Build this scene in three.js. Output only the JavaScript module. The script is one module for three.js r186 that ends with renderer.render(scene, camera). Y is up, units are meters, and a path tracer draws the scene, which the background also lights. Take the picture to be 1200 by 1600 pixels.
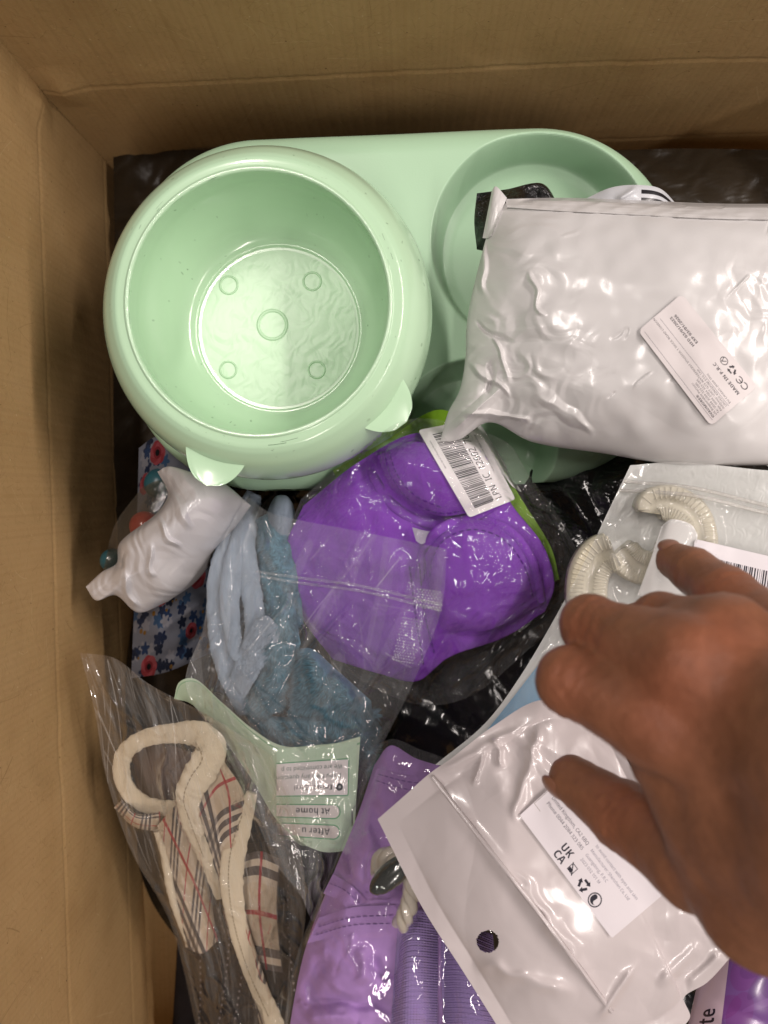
import * as THREE from 'three';
import { mergeGeometries, mergeVertices } from 'three/addons/utils/BufferGeometryUtils.js';
import { RectAreaLightUniformsLib } from 'three/addons/lights/RectAreaLightUniformsLib.js';
import { MarchingCubes } from 'three/addons/objects/MarchingCubes.js';
import { createNoise2D, createNoise3D } from 'simplex-noise';

// ---------------------------------------------------------------- camera, room light, lamps, exposure
const scene = new THREE.Scene();
scene.background = new THREE.Color().setRGB(0.065, 0.062, 0.058);      // the dim warm room around the box
const renderer = new THREE.WebGLRenderer();
renderer.toneMapping = THREE.LinearToneMapping;
renderer.toneMappingExposure = 1.0;
renderer.shadowMap.enabled = true;
RectAreaLightUniformsLib.init();

const F = 1202, EYE = new THREE.Vector3(0, 0.55, 0);                 // metres above the box floor, looking almost straight down
const down = new THREE.Vector3((640 - 600) / F, -(770 - 800) / F, -1).normalize();
const upC = down.clone().negate();
const xC = new THREE.Vector3(1, 0.026, 0); xC.addScaledVector(upC, -xC.dot(upC)).normalize();
const zC = new THREE.Vector3().crossVectors(xC, upC);
const camera = new THREE.PerspectiveCamera(2 * Math.atan(800 / F) * 180 / Math.PI, 0.75, 0.02, 30);
camera.position.copy(EYE);
camera.quaternion.setFromRotationMatrix(new THREE.Matrix4().makeBasis(
  new THREE.Vector3(xC.x, upC.x, zC.x), new THREE.Vector3(xC.y, upC.y, zC.y), new THREE.Vector3(xC.z, upC.z, zC.z)));
camera.focus = 0.375; camera.userData.fStop = 7.5;                      // the near hand falls slightly out of focus
camera.updateMatrixWorld();

function lamp(label, pos, len, wid, turn, nits) {
  const g = new THREE.Group(); g.name = numbered('ceiling_lamp'); g.position.set(...pos); g.rotation.y = turn;
  g.userData = { label, category: 'ceiling lamp' };
  const glow = new THREE.Mesh(new THREE.BoxGeometry(len, 0.02, wid), new THREE.MeshStandardMaterial({ color: 0xffffff, emissive: 0xfff1dc, emissiveIntensity: 1.0, roughness: 0.6 }));
  glow.name = 'diffuser'; glow.position.y = 0.02;
  const house = new THREE.Mesh(new THREE.BoxGeometry(len + 0.05, 0.05, wid + 0.05), new THREE.MeshStandardMaterial({ color: 0xd8d8d8, roughness: 0.5 }));
  house.name = 'housing'; house.position.y = 0.056;
  g.add(glow, house);
  const l = new THREE.RectAreaLight(0xfff4ee, nits, len, wid); l.rotation.x = -Math.PI / 2; l.position.y = 0.002;
  g.add(l); scene.add(g);
}
const names = {};
function numbered(n) { const k = names[n] = (names[n] ?? -1) + 1; return k ? n + '_' + String(k).padStart(3, '0') : n; }
lamp('tube lamp over the right rear of the box, outside the picture', [1.9, 2.1, -0.75], 1.5, 0.12, Math.PI / 2, 125);
lamp('tube lamp over the right near side of the box, outside the picture', [1.9, 2.1, 1.0], 1.5, 0.12, Math.PI / 2, 50);
lamp('tube lamp over the left rear of the box, outside the picture', [-0.5, 2.2, -0.8], 1.2, 0.12, Math.PI / 2, 58);
lamp('tube lamp over the near side of the box, outside the picture', [0.35, 2.2, 1.6], 1.2, 0.12, Math.PI / 2, 46);

// ---------------------------------------------------------------- helpers
let seedv = 7;
const rnd = () => { seedv = (seedv + 0x6d2b79f5) | 0; let t = Math.imul(seedv ^ (seedv >>> 15), 1 | seedv); t = (t + Math.imul(t ^ (t >>> 7), 61 | t)) ^ t; return ((t ^ (t >>> 14)) >>> 0) / 4294967296; };
const n2 = createNoise2D(rnd), n3 = createNoise3D(rnd);
const { sin, cos, abs, max, min, sqrt, floor, PI, exp, pow, hypot } = Math;
const lerp = (a, b, t) => a + (b - a) * t, clamp = (x, a = 0, b = 1) => min(b, max(a, x)), ss = (a, b, x) => { const t = clamp((x - a) / (b - a)); return t * t * (3 - 2 * t); };
const V = (x, y, z) => new THREE.Vector3(x, y, z);

// a point of the place: where the sight line of picture point (px, py) crosses height y
function P(px, py, y) {
  const a = (px - 600) / F, b = -(py - 800) / F;
  const dx = a * xC.x + b * xC.y - xC.z, dy = a * upC.x + b * upC.y - upC.z, dz = a * zC.x + b * zC.y - zC.z;
  const t = (y - EYE.y) / dy;
  return V(EYE.x + dx * t, y, EYE.z + dz * t);
}
function project(x, y, z) {
  x -= EYE.x; y -= EYE.y; z -= EYE.z;
  const cx = xC.x * x + upC.x * y + zC.x * z, cy = xC.y * x + upC.y * y + zC.y * z, cz = xC.z * x + upC.z * y + zC.z * z;
  return [600 - F * cx / cz, 800 + F * cy / cz];
}
// height map of what has been laid down so far, so that later things lie on earlier ones
const ZW = 700, ZH = 900, ZX = -100, ZY = -100, ZR = 2, zmap = new Float32Array(ZW * ZH).fill(-1);
function lay(g) {
  const p = g.attributes.position, ix = g.index ? g.index.array : null, n = ix ? ix.length : p.count, q = [];
  for (let i = 0; i < p.count; i++) { const [a, b] = project(p.getX(i), p.getY(i), p.getZ(i)); q.push((a - ZX) / ZR, (b - ZY) / ZR, p.getY(i)); }
  for (let i = 0; i < n; i += 3) {
    const A = 3 * (ix ? ix[i] : i), B = 3 * (ix ? ix[i + 1] : i + 1), C = 3 * (ix ? ix[i + 2] : i + 2);
    const x0 = q[A], y0 = q[A + 1], x1 = q[B], y1 = q[B + 1], x2 = q[C], y2 = q[C + 1];
    const den = (y1 - y2) * (x0 - x2) + (x2 - x1) * (y0 - y2); if (abs(den) < 1e-9) continue;
    for (let Y = max(0, floor(min(y0, y1, y2))); Y <= min(ZH - 1, max(y0, y1, y2)); Y++) for (let X = max(0, floor(min(x0, x1, x2))); X <= min(ZW - 1, max(x0, x1, x2)); X++) {
      const a = ((y1 - y2) * (X - x2) + (x2 - x1) * (Y - y2)) / den, b = ((y2 - y0) * (X - x2) + (x0 - x2) * (Y - y2)) / den;
      if (a < -0.02 || b < -0.02 || a + b > 1.02) continue;
      const h = a * q[A + 2] + b * q[B + 2] + (1 - a - b) * q[C + 2], k = Y * ZW + X;
      if (h > zmap[k]) zmap[k] = h;
    }
  }
}
const under = (px, py) => zmap[clamp(Math.round((py - ZY) / ZR), 0, ZH - 1) * ZW + clamp(Math.round((px - ZX) / ZR), 0, ZW - 1)];

// crumpled sheet: flat facets meeting in sharp creases
const crd = []; for (let i = 0; i < 40; i++) crd.push([rnd() * PI * 2, 0.55 + rnd() * 0.9, rnd() * 10, rnd() * 100]);
function crumple(x, z, scale, seed = 0, oct = 5, eps = 0.006) {
  let s = 0; const X = x / scale, Z = z / scale;
  const wx = n2(X * 0.45 + seed, Z * 0.45) * 0.55, wz = n2(X * 0.45, Z * 0.45 + seed + 9) * 0.55;
  for (let k = 0; k < oct; k++) {
    const [a, f, ph, o] = crd[(k + seed * 5) % 40];
    let t = ((X + wx) * cos(a) + (Z + wz) * sin(a)) * f + ph; t -= floor(t);
    const m = 0.25 + 0.75 * ss(-0.2, 0.6, n2(X * 0.35 + o, Z * 0.35 + seed));
    s += (1 - 2 * sqrt((2 * t - 1) ** 2 + eps)) * m;
  }
  return s / oct * 1.4;
}
const fbm = (x, y, o = 4) => { let s = 0, a = 0.5; for (let i = 0; i < o; i++) { s += a * n2(x, y); x *= 2.03; y *= 2.03; a *= 0.5; } return s; };

const spline = (pts) => {
  const c = new THREE.CatmullRomCurve3(pts.map((p) => V(p[0], p[1], p[2] * 1000)), false, 'centripetal'), N = 160;
  if (pts.length === 2) return (t) => [lerp(pts[0][0], pts[1][0], t), lerp(pts[0][1], pts[1][1], t), lerp(pts[0][2], pts[1][2], t)];
  const a = c.getSpacedPoints(N).map((v) => [v.x, v.y, v.z / 1000]);
  return (t) => { const f = clamp(t) * N, i = min(N - 1, floor(f)), w = f - i; return [0, 1, 2].map((k) => lerp(a[i][k], a[i + 1][k], w)); };
};
function segd(px, py, s) {                                            // distance to a fold line and place along it
  const dx = s[2] - s[0], dy = s[3] - s[1], L = dx * dx + dy * dy, t = ((px - s[0]) * dx + (py - s[1]) * dy) / L;
  return [hypot(px - s[0] - clamp(t) * dx, py - s[1] - clamp(t) * dy), t];
}
// a soft sheet or filled pouch between four edges; edge points are [px, py, height]
function patch(o) {
  const nu = o.nu ?? 60, nv = o.nv ?? 60, T = spline(o.t), B = spline(o.b);
  const L = spline(o.l ?? [o.t[0], o.b[0]]), R = spline(o.r ?? [o.t.at(-1), o.b.at(-1)]);
  const tl = T(0), tr = T(1), bl = B(0), br = B(1), N = (nu + 1) * (nv + 1), px = new Float32Array(N), py = new Float32Array(N), y = new Float32Array(N), y2 = new Float32Array(N);
  const pex = o.pex ?? 0.5, fl = o.flange ?? 0;
  for (let j = 0; j <= nv; j++) for (let i = 0; i <= nu; i++) {
    const u = i / nu, v = j / nv, a = T(u), b = B(u), c = L(v), d = R(v), k = j * (nu + 1) + i;
    const q = [0, 1, 2].map((m) => (1 - v) * a[m] + v * b[m] + (1 - u) * c[m] + u * d[m] - ((1 - u) * (1 - v) * tl[m] + u * (1 - v) * tr[m] + (1 - u) * v * bl[m] + u * v * br[m]));
    const eu = o.openU ? 1 : clamp((min(u, 1 - u) - fl) / (0.5 - fl)), ev = o.openV ? 1 : clamp((min(v, 1 - v) - fl) / (0.5 - fl));
    const prof = pow(1 - pow(1 - eu, 2.4), pex * 1.6) * pow(1 - pow(1 - ev, 2.4), pex * 1.6);
    px[k] = q[0]; py[k] = q[1]; y[k] = q[2] + (o.puff ?? 0) * prof; y2[k] = q[2] - (o.thick ?? 0) * prof - (o.skin ?? 0);
    if (o.shape) y[k] += o.shape(u, v, q[0], q[1]);
  }
  if (o.over !== undefined) {                                          // lie on what is beneath
    const need = new Float32Array(N); for (let k = 0; k < N; k++) { const h = under(px[k], py[k]); need[k] = h < 0 ? -1 : h + o.over; }
    const sm = o.smooth ?? 6;
    for (let k = 0; k < N; k++) y[k] = max(y[k], need[k]);
    for (let s = 0; s < sm; s++) {
      const c = y.slice();
      for (let j = 0; j <= nv; j++) for (let i = 0; i <= nu; i++) {
        const k = j * (nu + 1) + i; let a = 0, n = 0;
        for (const [di, dj] of [[1, 0], [-1, 0], [0, 1], [0, -1]]) if (i + di >= 0 && i + di <= nu && j + dj >= 0 && j + dj <= nv) { a += c[k + di + dj * (nu + 1)]; n++; }
        y[k] = max(lerp(c[k], a / n, 0.8), o.keep === false ? -1 : need[k]);
      }
    }
  }
  const folds = [...(o.folds ?? [])];
  for (const a of o.auto ?? []) for (let m = 0; m < a.n; m++) {        // long loose creases running roughly one way through the sheet
    const u0 = rnd(), v0 = rnd(), g = a.dir + (rnd() - 0.5) * (a.spread ?? 0.8), l = a.len * (0.4 + rnd()), at = (u, v) => { const k = Math.round(clamp(v) * nv) * (nu + 1) + Math.round(clamp(u) * nu); return [px[k], py[k]]; };
    const [x0, y0] = at(a.u ? lerp(a.u[0], a.u[1], u0) : u0, a.v ? lerp(a.v[0], a.v[1], v0) : v0); folds.push([x0, y0, x0 + cos(g) * l, y0 + sin(g) * l, a.w * (0.6 + rnd() * 0.8), a.h * (0.4 + rnd() * 0.9) * (rnd() < 0.3 ? -0.6 : 1), 0, 9]);
  }
  const pos = new Float32Array(N * 3), uv = new Float32Array(N * 2), lenU = o.uv ? o.uv[0] : 1, lenV = o.uv ? o.uv[1] : 1;
  for (let k = 0; k < N; k++) {
    const i = k % (nu + 1), j = floor(k / (nu + 1)); let p = P(px[k], py[k], y[k]), dy = 0;
    for (const c of o.crump ?? []) { const e = c.edge === undefined ? 1 : lerp(c.edge, 1, ss(0, 0.25, min(i / nu, 1 - i / nu, j / nv, 1 - j / nv))); let m = 1; if (c.at) m = exp(-pow(hypot(px[k] - c.at[0], py[k] - c.at[1]) / c.at[2], 2)); dy += crumple(p.x, p.z, c.s, c.seed ?? 1, c.o ?? 5, c.e ?? 0.006) * c.a * e * m; }
    for (const f of folds) { const wob = (f[7] ?? 5) * n2(px[k] / 60 + f[0], py[k] / 60 + f[1]); const [d, t] = segd(px[k] + wob, py[k] - wob, f); dy += f[5] * (f[6] ? exp(-pow(d / f[4], 2)) : o.sharp ? max(0, 1 - d / f[4]) : 1 / (1 + pow(d / f[4] * 1.6, 2)) - 0.05) * ss(-0.02, 0.25, t) * (1 - ss(0.75, 1.02, t)); }
    if (o.lump) dy += o.lump[1] * fbm(p.x / o.lump[0] + (o.lump[2] ?? 0), p.z / o.lump[0], 3);
    if (dy) { p = P(px[k], py[k], y[k] + (o.over !== undefined && o.keep !== false ? max(dy, -o.over * 0.7) : dy)); }
    pos.set([p.x, p.y, p.z], 3 * k); uv.set([i / nu * lenU, (1 - j / nv) * lenV], 2 * k);
  }
  const idx = [];
  for (let j = 0; j < nv; j++) for (let i = 0; i < nu; i++) {
    const a = j * (nu + 1) + i, b = a + 1, c = a + nu + 1, d = c + 1;
    if (o.hole && hypot((px[a] + px[d]) / 2 - o.hole[0], (py[a] + py[d]) / 2 - o.hole[1]) < o.hole[2]) continue;
    idx.push(a, c, b, b, c, d);
  }
  const g = new THREE.BufferGeometry();
  g.setAttribute('position', new THREE.BufferAttribute(pos, 3)); g.setAttribute('uv', new THREE.BufferAttribute(uv, 2)); g.setIndex(idx); g.computeVertexNormals();
  if (!o.noLay) lay(g);
  if (o.thick || o.skin) {                                             // underside and rim
    const p2 = new Float32Array(N * 3); for (let k = 0; k < N; k++) { const p = P(px[k], py[k], min(y2[k], pos[3 * k + 1] - (o.skin ?? 0.0004))); p2.set([p.x, p.y, p.z], 3 * k); }
    const g2 = new THREE.BufferGeometry(), id2 = []; for (let i = 0; i < idx.length; i += 3) id2.push(idx[i], idx[i + 2], idx[i + 1]);
    g2.setAttribute('position', new THREE.BufferAttribute(p2, 3)); g2.setAttribute('uv', new THREE.BufferAttribute(uv.slice(), 2)); g2.setIndex(id2); g2.computeVertexNormals();
    if (o.skin) {
      const rim = [], ring = []; for (let i = 0; i < nu; i++) ring.push(i); for (let j = 0; j < nv; j++) ring.push(j * (nu + 1) + nu); for (let i = nu; i > 0; i--) ring.push(nv * (nu + 1) + i); for (let j = nv; j > 0; j--) ring.push(j * (nu + 1));
      const rp = [], ru = []; ring.forEach((k) => { for (const a of [pos, p2]) { rp.push(a[3 * k], a[3 * k + 1], a[3 * k + 2]); ru.push(uv[2 * k], uv[2 * k + 1]); } });
      ring.forEach((_, i) => { const a = 2 * i, b = 2 * ((i + 1) % ring.length); rim.push(a, b, a + 1, b, b + 1, a + 1); });
      const g3 = new THREE.BufferGeometry(); g3.setAttribute('position', new THREE.Float32BufferAttribute(rp, 3)); g3.setAttribute('uv', new THREE.Float32BufferAttribute(ru, 2)); g3.setIndex(rim); g3.computeVertexNormals();
      return mergeGeometries([g, g2, g3]);
    }
    return mergeGeometries([g, g2]);
  }
  return g;
}
// a flat paper piece with rounded corners laid over what is beneath; corners of the print: start of first line, end of first line, end of last line, start of last line
function paper(c, gap, o = {}) {
  const n = o.n ?? 28, m = o.m ?? 20, rad = o.rad ?? 0.04, N = (n + 1) * (m + 1), px = [], py = [], y = [], uv = [];
  const asp = hypot(c[1][0] - c[0][0], c[1][1] - c[0][1]) / hypot(c[3][0] - c[0][0], c[3][1] - c[0][1]);
  for (let j = 0; j <= m; j++) for (let i = 0; i <= n; i++) {
    let u = i / n, v = j / m; const ru = rad, rv = rad * asp, du = (u < ru ? ru - u : u > 1 - ru ? u - 1 + ru : 0) / ru, dv = (v < rv ? rv - v : v > 1 - rv ? v - 1 + rv : 0) / rv;
    if (du > 0 && dv > 0) { const k = max(du, dv) / hypot(du, dv); u = u < 0.5 ? ru - du * k * ru : 1 - ru + du * k * ru; v = v < 0.5 ? rv - dv * k * rv : 1 - rv + dv * k * rv; }
    const q = [0, 1].map((a) => lerp(lerp(c[0][a], c[1][a], u), lerp(c[3][a], c[2][a], u), v));
    if (o.bow) { const s = 4 * u * (1 - u) * o.bow; q[0] += s * (c[3][0] - c[0][0]); q[1] += s * (c[3][1] - c[0][1]); }
    px.push(q[0]); py.push(q[1]); y.push(o.y !== undefined ? o.y : under(q[0], q[1]) + gap); uv.push(u, 1 - v);
  }
  const base = y.slice();
  for (let s = 0; s < (o.smooth ?? 4); s++) { const cc = y.slice(); for (let j = 0; j <= m; j++) for (let i = 0; i <= n; i++) { const k = j * (n + 1) + i; let a = 0, q = 0; for (const [di, dj] of [[1, 0], [-1, 0], [0, 1], [0, -1]]) if (i + di >= 0 && i + di <= n && j + dj >= 0 && j + dj <= m) { a += cc[k + di + dj * (n + 1)]; q++; } y[k] = max(lerp(cc[k], a / q, 0.8), base[k] - (o.sink ?? 0)); } }
  const pos = [], idx = []; for (let k = 0; k < N; k++) { const p = P(px[k], py[k], y[k] + (o.curl ? o.curl(uv[2 * k], 1 - uv[2 * k + 1]) : 0)); pos.push(p.x, p.y, p.z); }
  for (let j = 0; j < m; j++) for (let i = 0; i < n; i++) { const a = j * (n + 1) + i, b = a + 1, d = a + n + 1, e = d + 1; idx.push(a, d, b, b, d, e); }
  const g = new THREE.BufferGeometry(); g.setAttribute('position', new THREE.Float32BufferAttribute(pos, 3)); g.setAttribute('uv', new THREE.Float32BufferAttribute(uv, 2)); g.setIndex(idx); g.computeVertexNormals();
  lay(g); return g;
}
const curve3 = (pts) => new THREE.CatmullRomCurve3(pts.map((p) => P(...p)), false, 'centripetal');
function tube(pts, r, o = {}) { const g = new THREE.TubeGeometry(curve3(pts), o.n ?? 60, r, o.m ?? 10, false); if (o.flat) { } lay(g); return g; }
function rope(pts, radii, o = {}) {                                     // a soft sewn roll: uneven, a little flattened, tapering
  const fl = o.flat ?? 0.72, cv = curve3(pts), N = o.n ?? 120, M = 16, pos = [], uv = [], idx = [], L = cv.getLength(), rr = (t) => { const f = t * (radii.length - 1), i = min(radii.length - 2, floor(f)); return lerp(radii[i], radii[i + 1], f - i); };
  for (let i = 0; i <= N; i++) { const t = i / N, p = cv.getPointAt(t), tg = cv.getTangentAt(t), sd = V(tg.z, 0, -tg.x).normalize(), up = V().crossVectors(tg, sd).normalize().multiplyScalar(-1); if (up.y < 0) up.negate();
    for (let j = 0; j <= M; j++) { const a = j / M * PI * 2, k = rr(t) * (1 + (o.lump ?? 0.1) * n3(p.x * 120 + cos(a), p.z * 120 + sin(a), 3) + (o.fold ?? 0.05) * sin(t * L * 900 + 2 * n2(t * 9, a)) * n2(t * 12, 5)); pos.push(p.x + sd.x * cos(a) * k + up.x * sin(a) * k * fl, p.y + sd.y * cos(a) * k + up.y * sin(a) * k * fl, p.z + sd.z * cos(a) * k + up.z * sin(a) * k * fl); uv.push(j / M * 0.25, t * L / 0.12); } }
  for (let i = 0; i < N; i++) for (let j = 0; j < M; j++) { const a = i * (M + 1) + j, b = a + 1, c = a + M + 1, d = c + 1; idx.push(a, b, c, b, d, c); }
  for (const e of [0, N]) { const c = cv.getPointAt(e / N), k = pos.length / 3; pos.push(c.x, c.y, c.z); uv.push(0, 0); for (let j = 0; j < M; j++) idx.push(k, e * (M + 1) + j, e * (M + 1) + j + 1); }
  const g = new THREE.BufferGeometry(); g.setAttribute('position', new THREE.Float32BufferAttribute(pos, 3)); g.setAttribute('uv', new THREE.Float32BufferAttribute(uv, 2)); g.setIndex(idx); g.computeVertexNormals(); lay(g); return g;
}
function stitches(pts, len = 0.0021, gap = 0.0012, r = 0.00028, lift = 0.0006) {   // a seam of short threads lying on the cloth
  const c = new THREE.CatmullRomCurve3(pts.map((p) => P(p[0], p[1], under(p[0], p[1]))), false, 'centripetal'), L = c.getLength(), out = [];
  for (let s = 0; s + len < L; s += len + gap) {
    const fix = (t) => { const p = c.getPointAt(t / L), [a, b] = project(p.x, p.y, p.z); return P(a, b, under(a, b) + lift); };
    const A = fix(s), B = fix(s + len), d = B.clone().sub(A), g = new THREE.CylinderGeometry(r, r, d.length(), 5);
    g.applyQuaternion(new THREE.Quaternion().setFromUnitVectors(V(0, 1, 0), d.clone().normalize())); g.translate((A.x + B.x) / 2, (A.y + B.y) / 2, (A.z + B.z) / 2); out.push(g);
  }
  return mergeGeometries(out);
}

function thing(name, label, category, group) { const o = new THREE.Group(); o.name = numbered(name); o.userData = { label, category }; if (group) o.userData.group = group; scene.add(o); return o; }
function part(name, geo, mat, parent, extra) { const m = new THREE.Mesh(geo, mat); m.name = name; m.castShadow = m.receiveShadow = true; if (extra) Object.assign(m.userData, extra); parent.add(m); return m; }
function settle(o) {                                                   // move the origin to the thing's base
  const b = new THREE.Box3().setFromObject(o), c = V((b.min.x + b.max.x) / 2, b.min.y, (b.min.z + b.max.z) / 2), done = new Set();
  o.traverse((m) => { if (m.isMesh && !done.has(m.geometry)) { done.add(m.geometry); m.geometry.translate(-c.x, -c.y, -c.z); } });
  o.position.copy(c); return o;
}

// ---------------------------------------------------------------- textures and materials
function dataTex(w, h, f, ch = 1, srgb = false) {
  const d = new Uint8Array(w * h * 4);
  for (let y = 0; y < h; y++) for (let x = 0; x < w; x++) { const v = f(x / w, y / h, x, y), k = 4 * (y * w + x); for (let c = 0; c < 3; c++) d[k + c] = clamp(Array.isArray(v) ? v[c] : v) * 255; d[k + 3] = 255; }
  const t = new THREE.DataTexture(d, w, h); t.wrapS = t.wrapT = THREE.MirroredRepeatWrapping; t.magFilter = THREE.LinearFilter; if (srgb) t.colorSpace = THREE.SRGBColorSpace; t.needsUpdate = true; return t;
}
function canvasTex(w, h, draw) { const c = document.createElement('canvas'); c.width = w; c.height = h; const g = c.getContext('2d'); draw(g, w, h); const t = new THREE.CanvasTexture(c); t.colorSpace = THREE.SRGBColorSpace; t.anisotropy = 8; return t; }
const rep = (t, x, y) => { const c = t.clone(); c.repeat.set(x, y); c.needsUpdate = true; return c; };
const lin = (r, g, b) => new THREE.Color().setRGB(r, g, b);
const phys = (o) => new THREE.MeshPhysicalMaterial({ side: THREE.DoubleSide, ...o });

const kraftMap = canvasTex(1024, 1024, (g, w, h) => {
  g.fillStyle = 'rgb(181,147,102)'; g.fillRect(0, 0, w, h);
  for (let i = 0; i < 140; i++) { const x = rnd() * w, y = rnd() * h, R = 30 + rnd() * 110, k = rnd() < 0.5, q = g.createRadialGradient(x, y, 0, x, y, R); q.addColorStop(0, k ? 'rgba(140,106,64,0.13)' : 'rgba(200,172,128,0.13)'); q.addColorStop(1, 'rgba(170,138,92,0)'); g.fillStyle = q; g.fillRect(x - R, y - R, 2 * R, 2 * R); }
  for (let x = 0; x < w; x += 14) { g.fillStyle = `rgba(120,90,52,${0.02 + rnd() * 0.06})`; g.fillRect(x, 0, 5 + rnd() * 3, h); }
  for (let i = 0; i < 26; i++) { g.strokeStyle = rnd() < 0.5 ? 'rgba(212,186,142,0.35)' : 'rgba(96,70,40,0.3)'; g.lineWidth = 0.8 + rnd() * 1.4; const x = rnd() * w, y = rnd() * h, a = rnd() * 6, l = 20 + rnd() * 120; g.beginPath(); g.moveTo(x, y); g.quadraticCurveTo(x + cos(a) * l / 2 + rnd() * 14, y + sin(a) * l / 2, x + cos(a) * l, y + sin(a) * l); g.stroke(); }
  for (let i = 0; i < 9000; i++) { const l = 6 + rnd() * 26, a = rnd() * PI, x = rnd() * w, y = rnd() * h, k = rnd(); g.strokeStyle = k < 0.5 ? `rgba(120,90,52,${0.08 + rnd() * 0.16})` : `rgba(190,160,112,${0.08 + rnd() * 0.16})`; g.lineWidth = 0.7 + rnd(); g.beginPath(); g.moveTo(x, y); g.quadraticCurveTo(x + cos(a) * l / 2 + rnd() * 5, y + sin(a) * l / 2, x + cos(a) * l, y + sin(a) * l); g.stroke(); }
  for (let i = 0; i < 160; i++) { g.fillStyle = rnd() < 0.45 ? `rgba(60,38,18,${0.3 + rnd() * 0.4})` : `rgba(222,200,160,${0.25 + rnd() * 0.4})`; g.beginPath(); g.ellipse(rnd() * w, rnd() * h, 0.8 + rnd() * 1.8, 0.6 + rnd() * 1.1, rnd() * 3, 0, 7); g.fill(); }
}); kraftMap.wrapS = kraftMap.wrapT = THREE.MirroredRepeatWrapping;
const grain = dataTex(512, 512, (u, v) => 0.5 + 0.35 * fbm(u * 40, v * 40, 4) + 0.18 * (rnd() - 0.5));
const crumpleTex = dataTex(1024, 1024, (u, v) => 0.5 + 0.26 * crumple(u, v, 0.11, 3, 6) + 0.14 * crumple(u, v, 0.045, 5, 5));
const softTex = dataTex(1024, 1024, (u, v) => 0.5 + 0.3 * fbm(u * 3, v * 3, 3) + 0.16 * crumple(u, v, 0.17, 6, 4) * ss(-0.1, 0.5, n2(u * 4 + 7, v * 4)));
const weave = dataTex(256, 256, (u, v, x, y) => 0.5 + 0.25 * sin(x * PI / 4 + (y % 8 < 4 ? 0 : PI)) * sin(y * PI / 4) + 0.12 * (rnd() - 0.5));
const kraft = phys({ map: kraftMap, color: lin(0.86, 0.86, 0.84), roughness: 0.82, bumpMap: grain, bumpScale: 0.0002, specularIntensity: 0.5 });
const creaseMap = (main, spread, n, deep) => { const t = canvasTex(1024, 1024, (g, w, h) => {   // where the film is creased it turns milky: straight fine whitened folds
  g.fillStyle = 'rgb(250,250,250)'; g.fillRect(0, 0, w, h); g.lineCap = 'round';
  for (let i = 0; i < 26; i++) { const a = main + (rnd() - 0.5) * spread * 0.7, x = rnd() * w, y = rnd() * h, l = 160 + rnd() * 420; g.strokeStyle = `rgba(150,150,150,${0.04 + rnd() * 0.07})`; g.lineWidth = 14 + rnd() * 44; g.beginPath(); g.moveTo(x - cos(a) * l, y - sin(a) * l); g.lineTo(x + cos(a) * l, y + sin(a) * l); g.stroke(); }
  for (let i = 0; i < n; i++) { const a = main + (rnd() - 0.5) * spread, x = rnd() * w, y = rnd() * h, l = 20 + rnd() * rnd() * 230, b = (rnd() - 0.5) * l * 0.16; g.strokeStyle = `rgba(120,120,120,${deep * (0.25 + rnd() * 0.75)})`; g.lineWidth = 0.8 + rnd() * rnd() * 5; g.beginPath(); g.moveTo(x - cos(a) * l, y - sin(a) * l); g.quadraticCurveTo(x + b, y + b, x + cos(a) * l, y + sin(a) * l); g.stroke(); }
}); t.colorSpace = THREE.NoColorSpace; t.wrapS = t.wrapT = THREE.MirroredRepeatWrapping; return t; };
const film = (o = {}) => phys({ color: lin(0.97, 0.97, 0.97), transmission: 0.94, thickness: 0, roughness: 0.07, ior: 1.5, bumpMap: rep(crumpleTex, 1.2, 1.2), bumpScale: 0.0005, ...o });
const clearFilm = film(), milkyFilm = film({ transmission: 0.8, roughness: 0.14, color: lin(0.9, 0.89, 0.87) }), thinFilm = film({ transmission: 0.96, roughness: 0.05 });
const cloth = (c, o = {}) => phys({ color: c, roughness: 0.85, sheen: 0.25, sheenRoughness: 0.5, sheenColor: c, bumpMap: rep(weave, 12, 12), bumpScale: 0.00025, specularIntensity: 0.3, ...o });
const pearl = phys({ color: lin(0.55, 0.49, 0.49), roughness: 0.28, ior: 1.5, clearcoat: 0.5, clearcoatRoughness: 0.12, bumpMap: rep(softTex, 1.2, 1.2), bumpScale: 0.001 });
const mailerMat = phys({ color: lin(0.6, 0.583, 0.578), roughness: 0.34, clearcoat: 0.4, clearcoatRoughness: 0.16, bumpMap: rep(softTex, 1.2, 0.9), bumpScale: 0.0004 });
const blackPlastic = phys({ color: lin(0.006, 0.006, 0.007), roughness: 0.22, clearcoat: 0.5, clearcoatRoughness: 0.1, bumpMap: rep(crumpleTex, 2, 2), bumpScale: 0.0016 });
const paperMat = (t) => phys({ map: t, roughness: 0.55, specularIntensity: 0.6 });
const whitePaper = phys({ color: lin(0.78, 0.77, 0.77), roughness: 0.5 });

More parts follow.
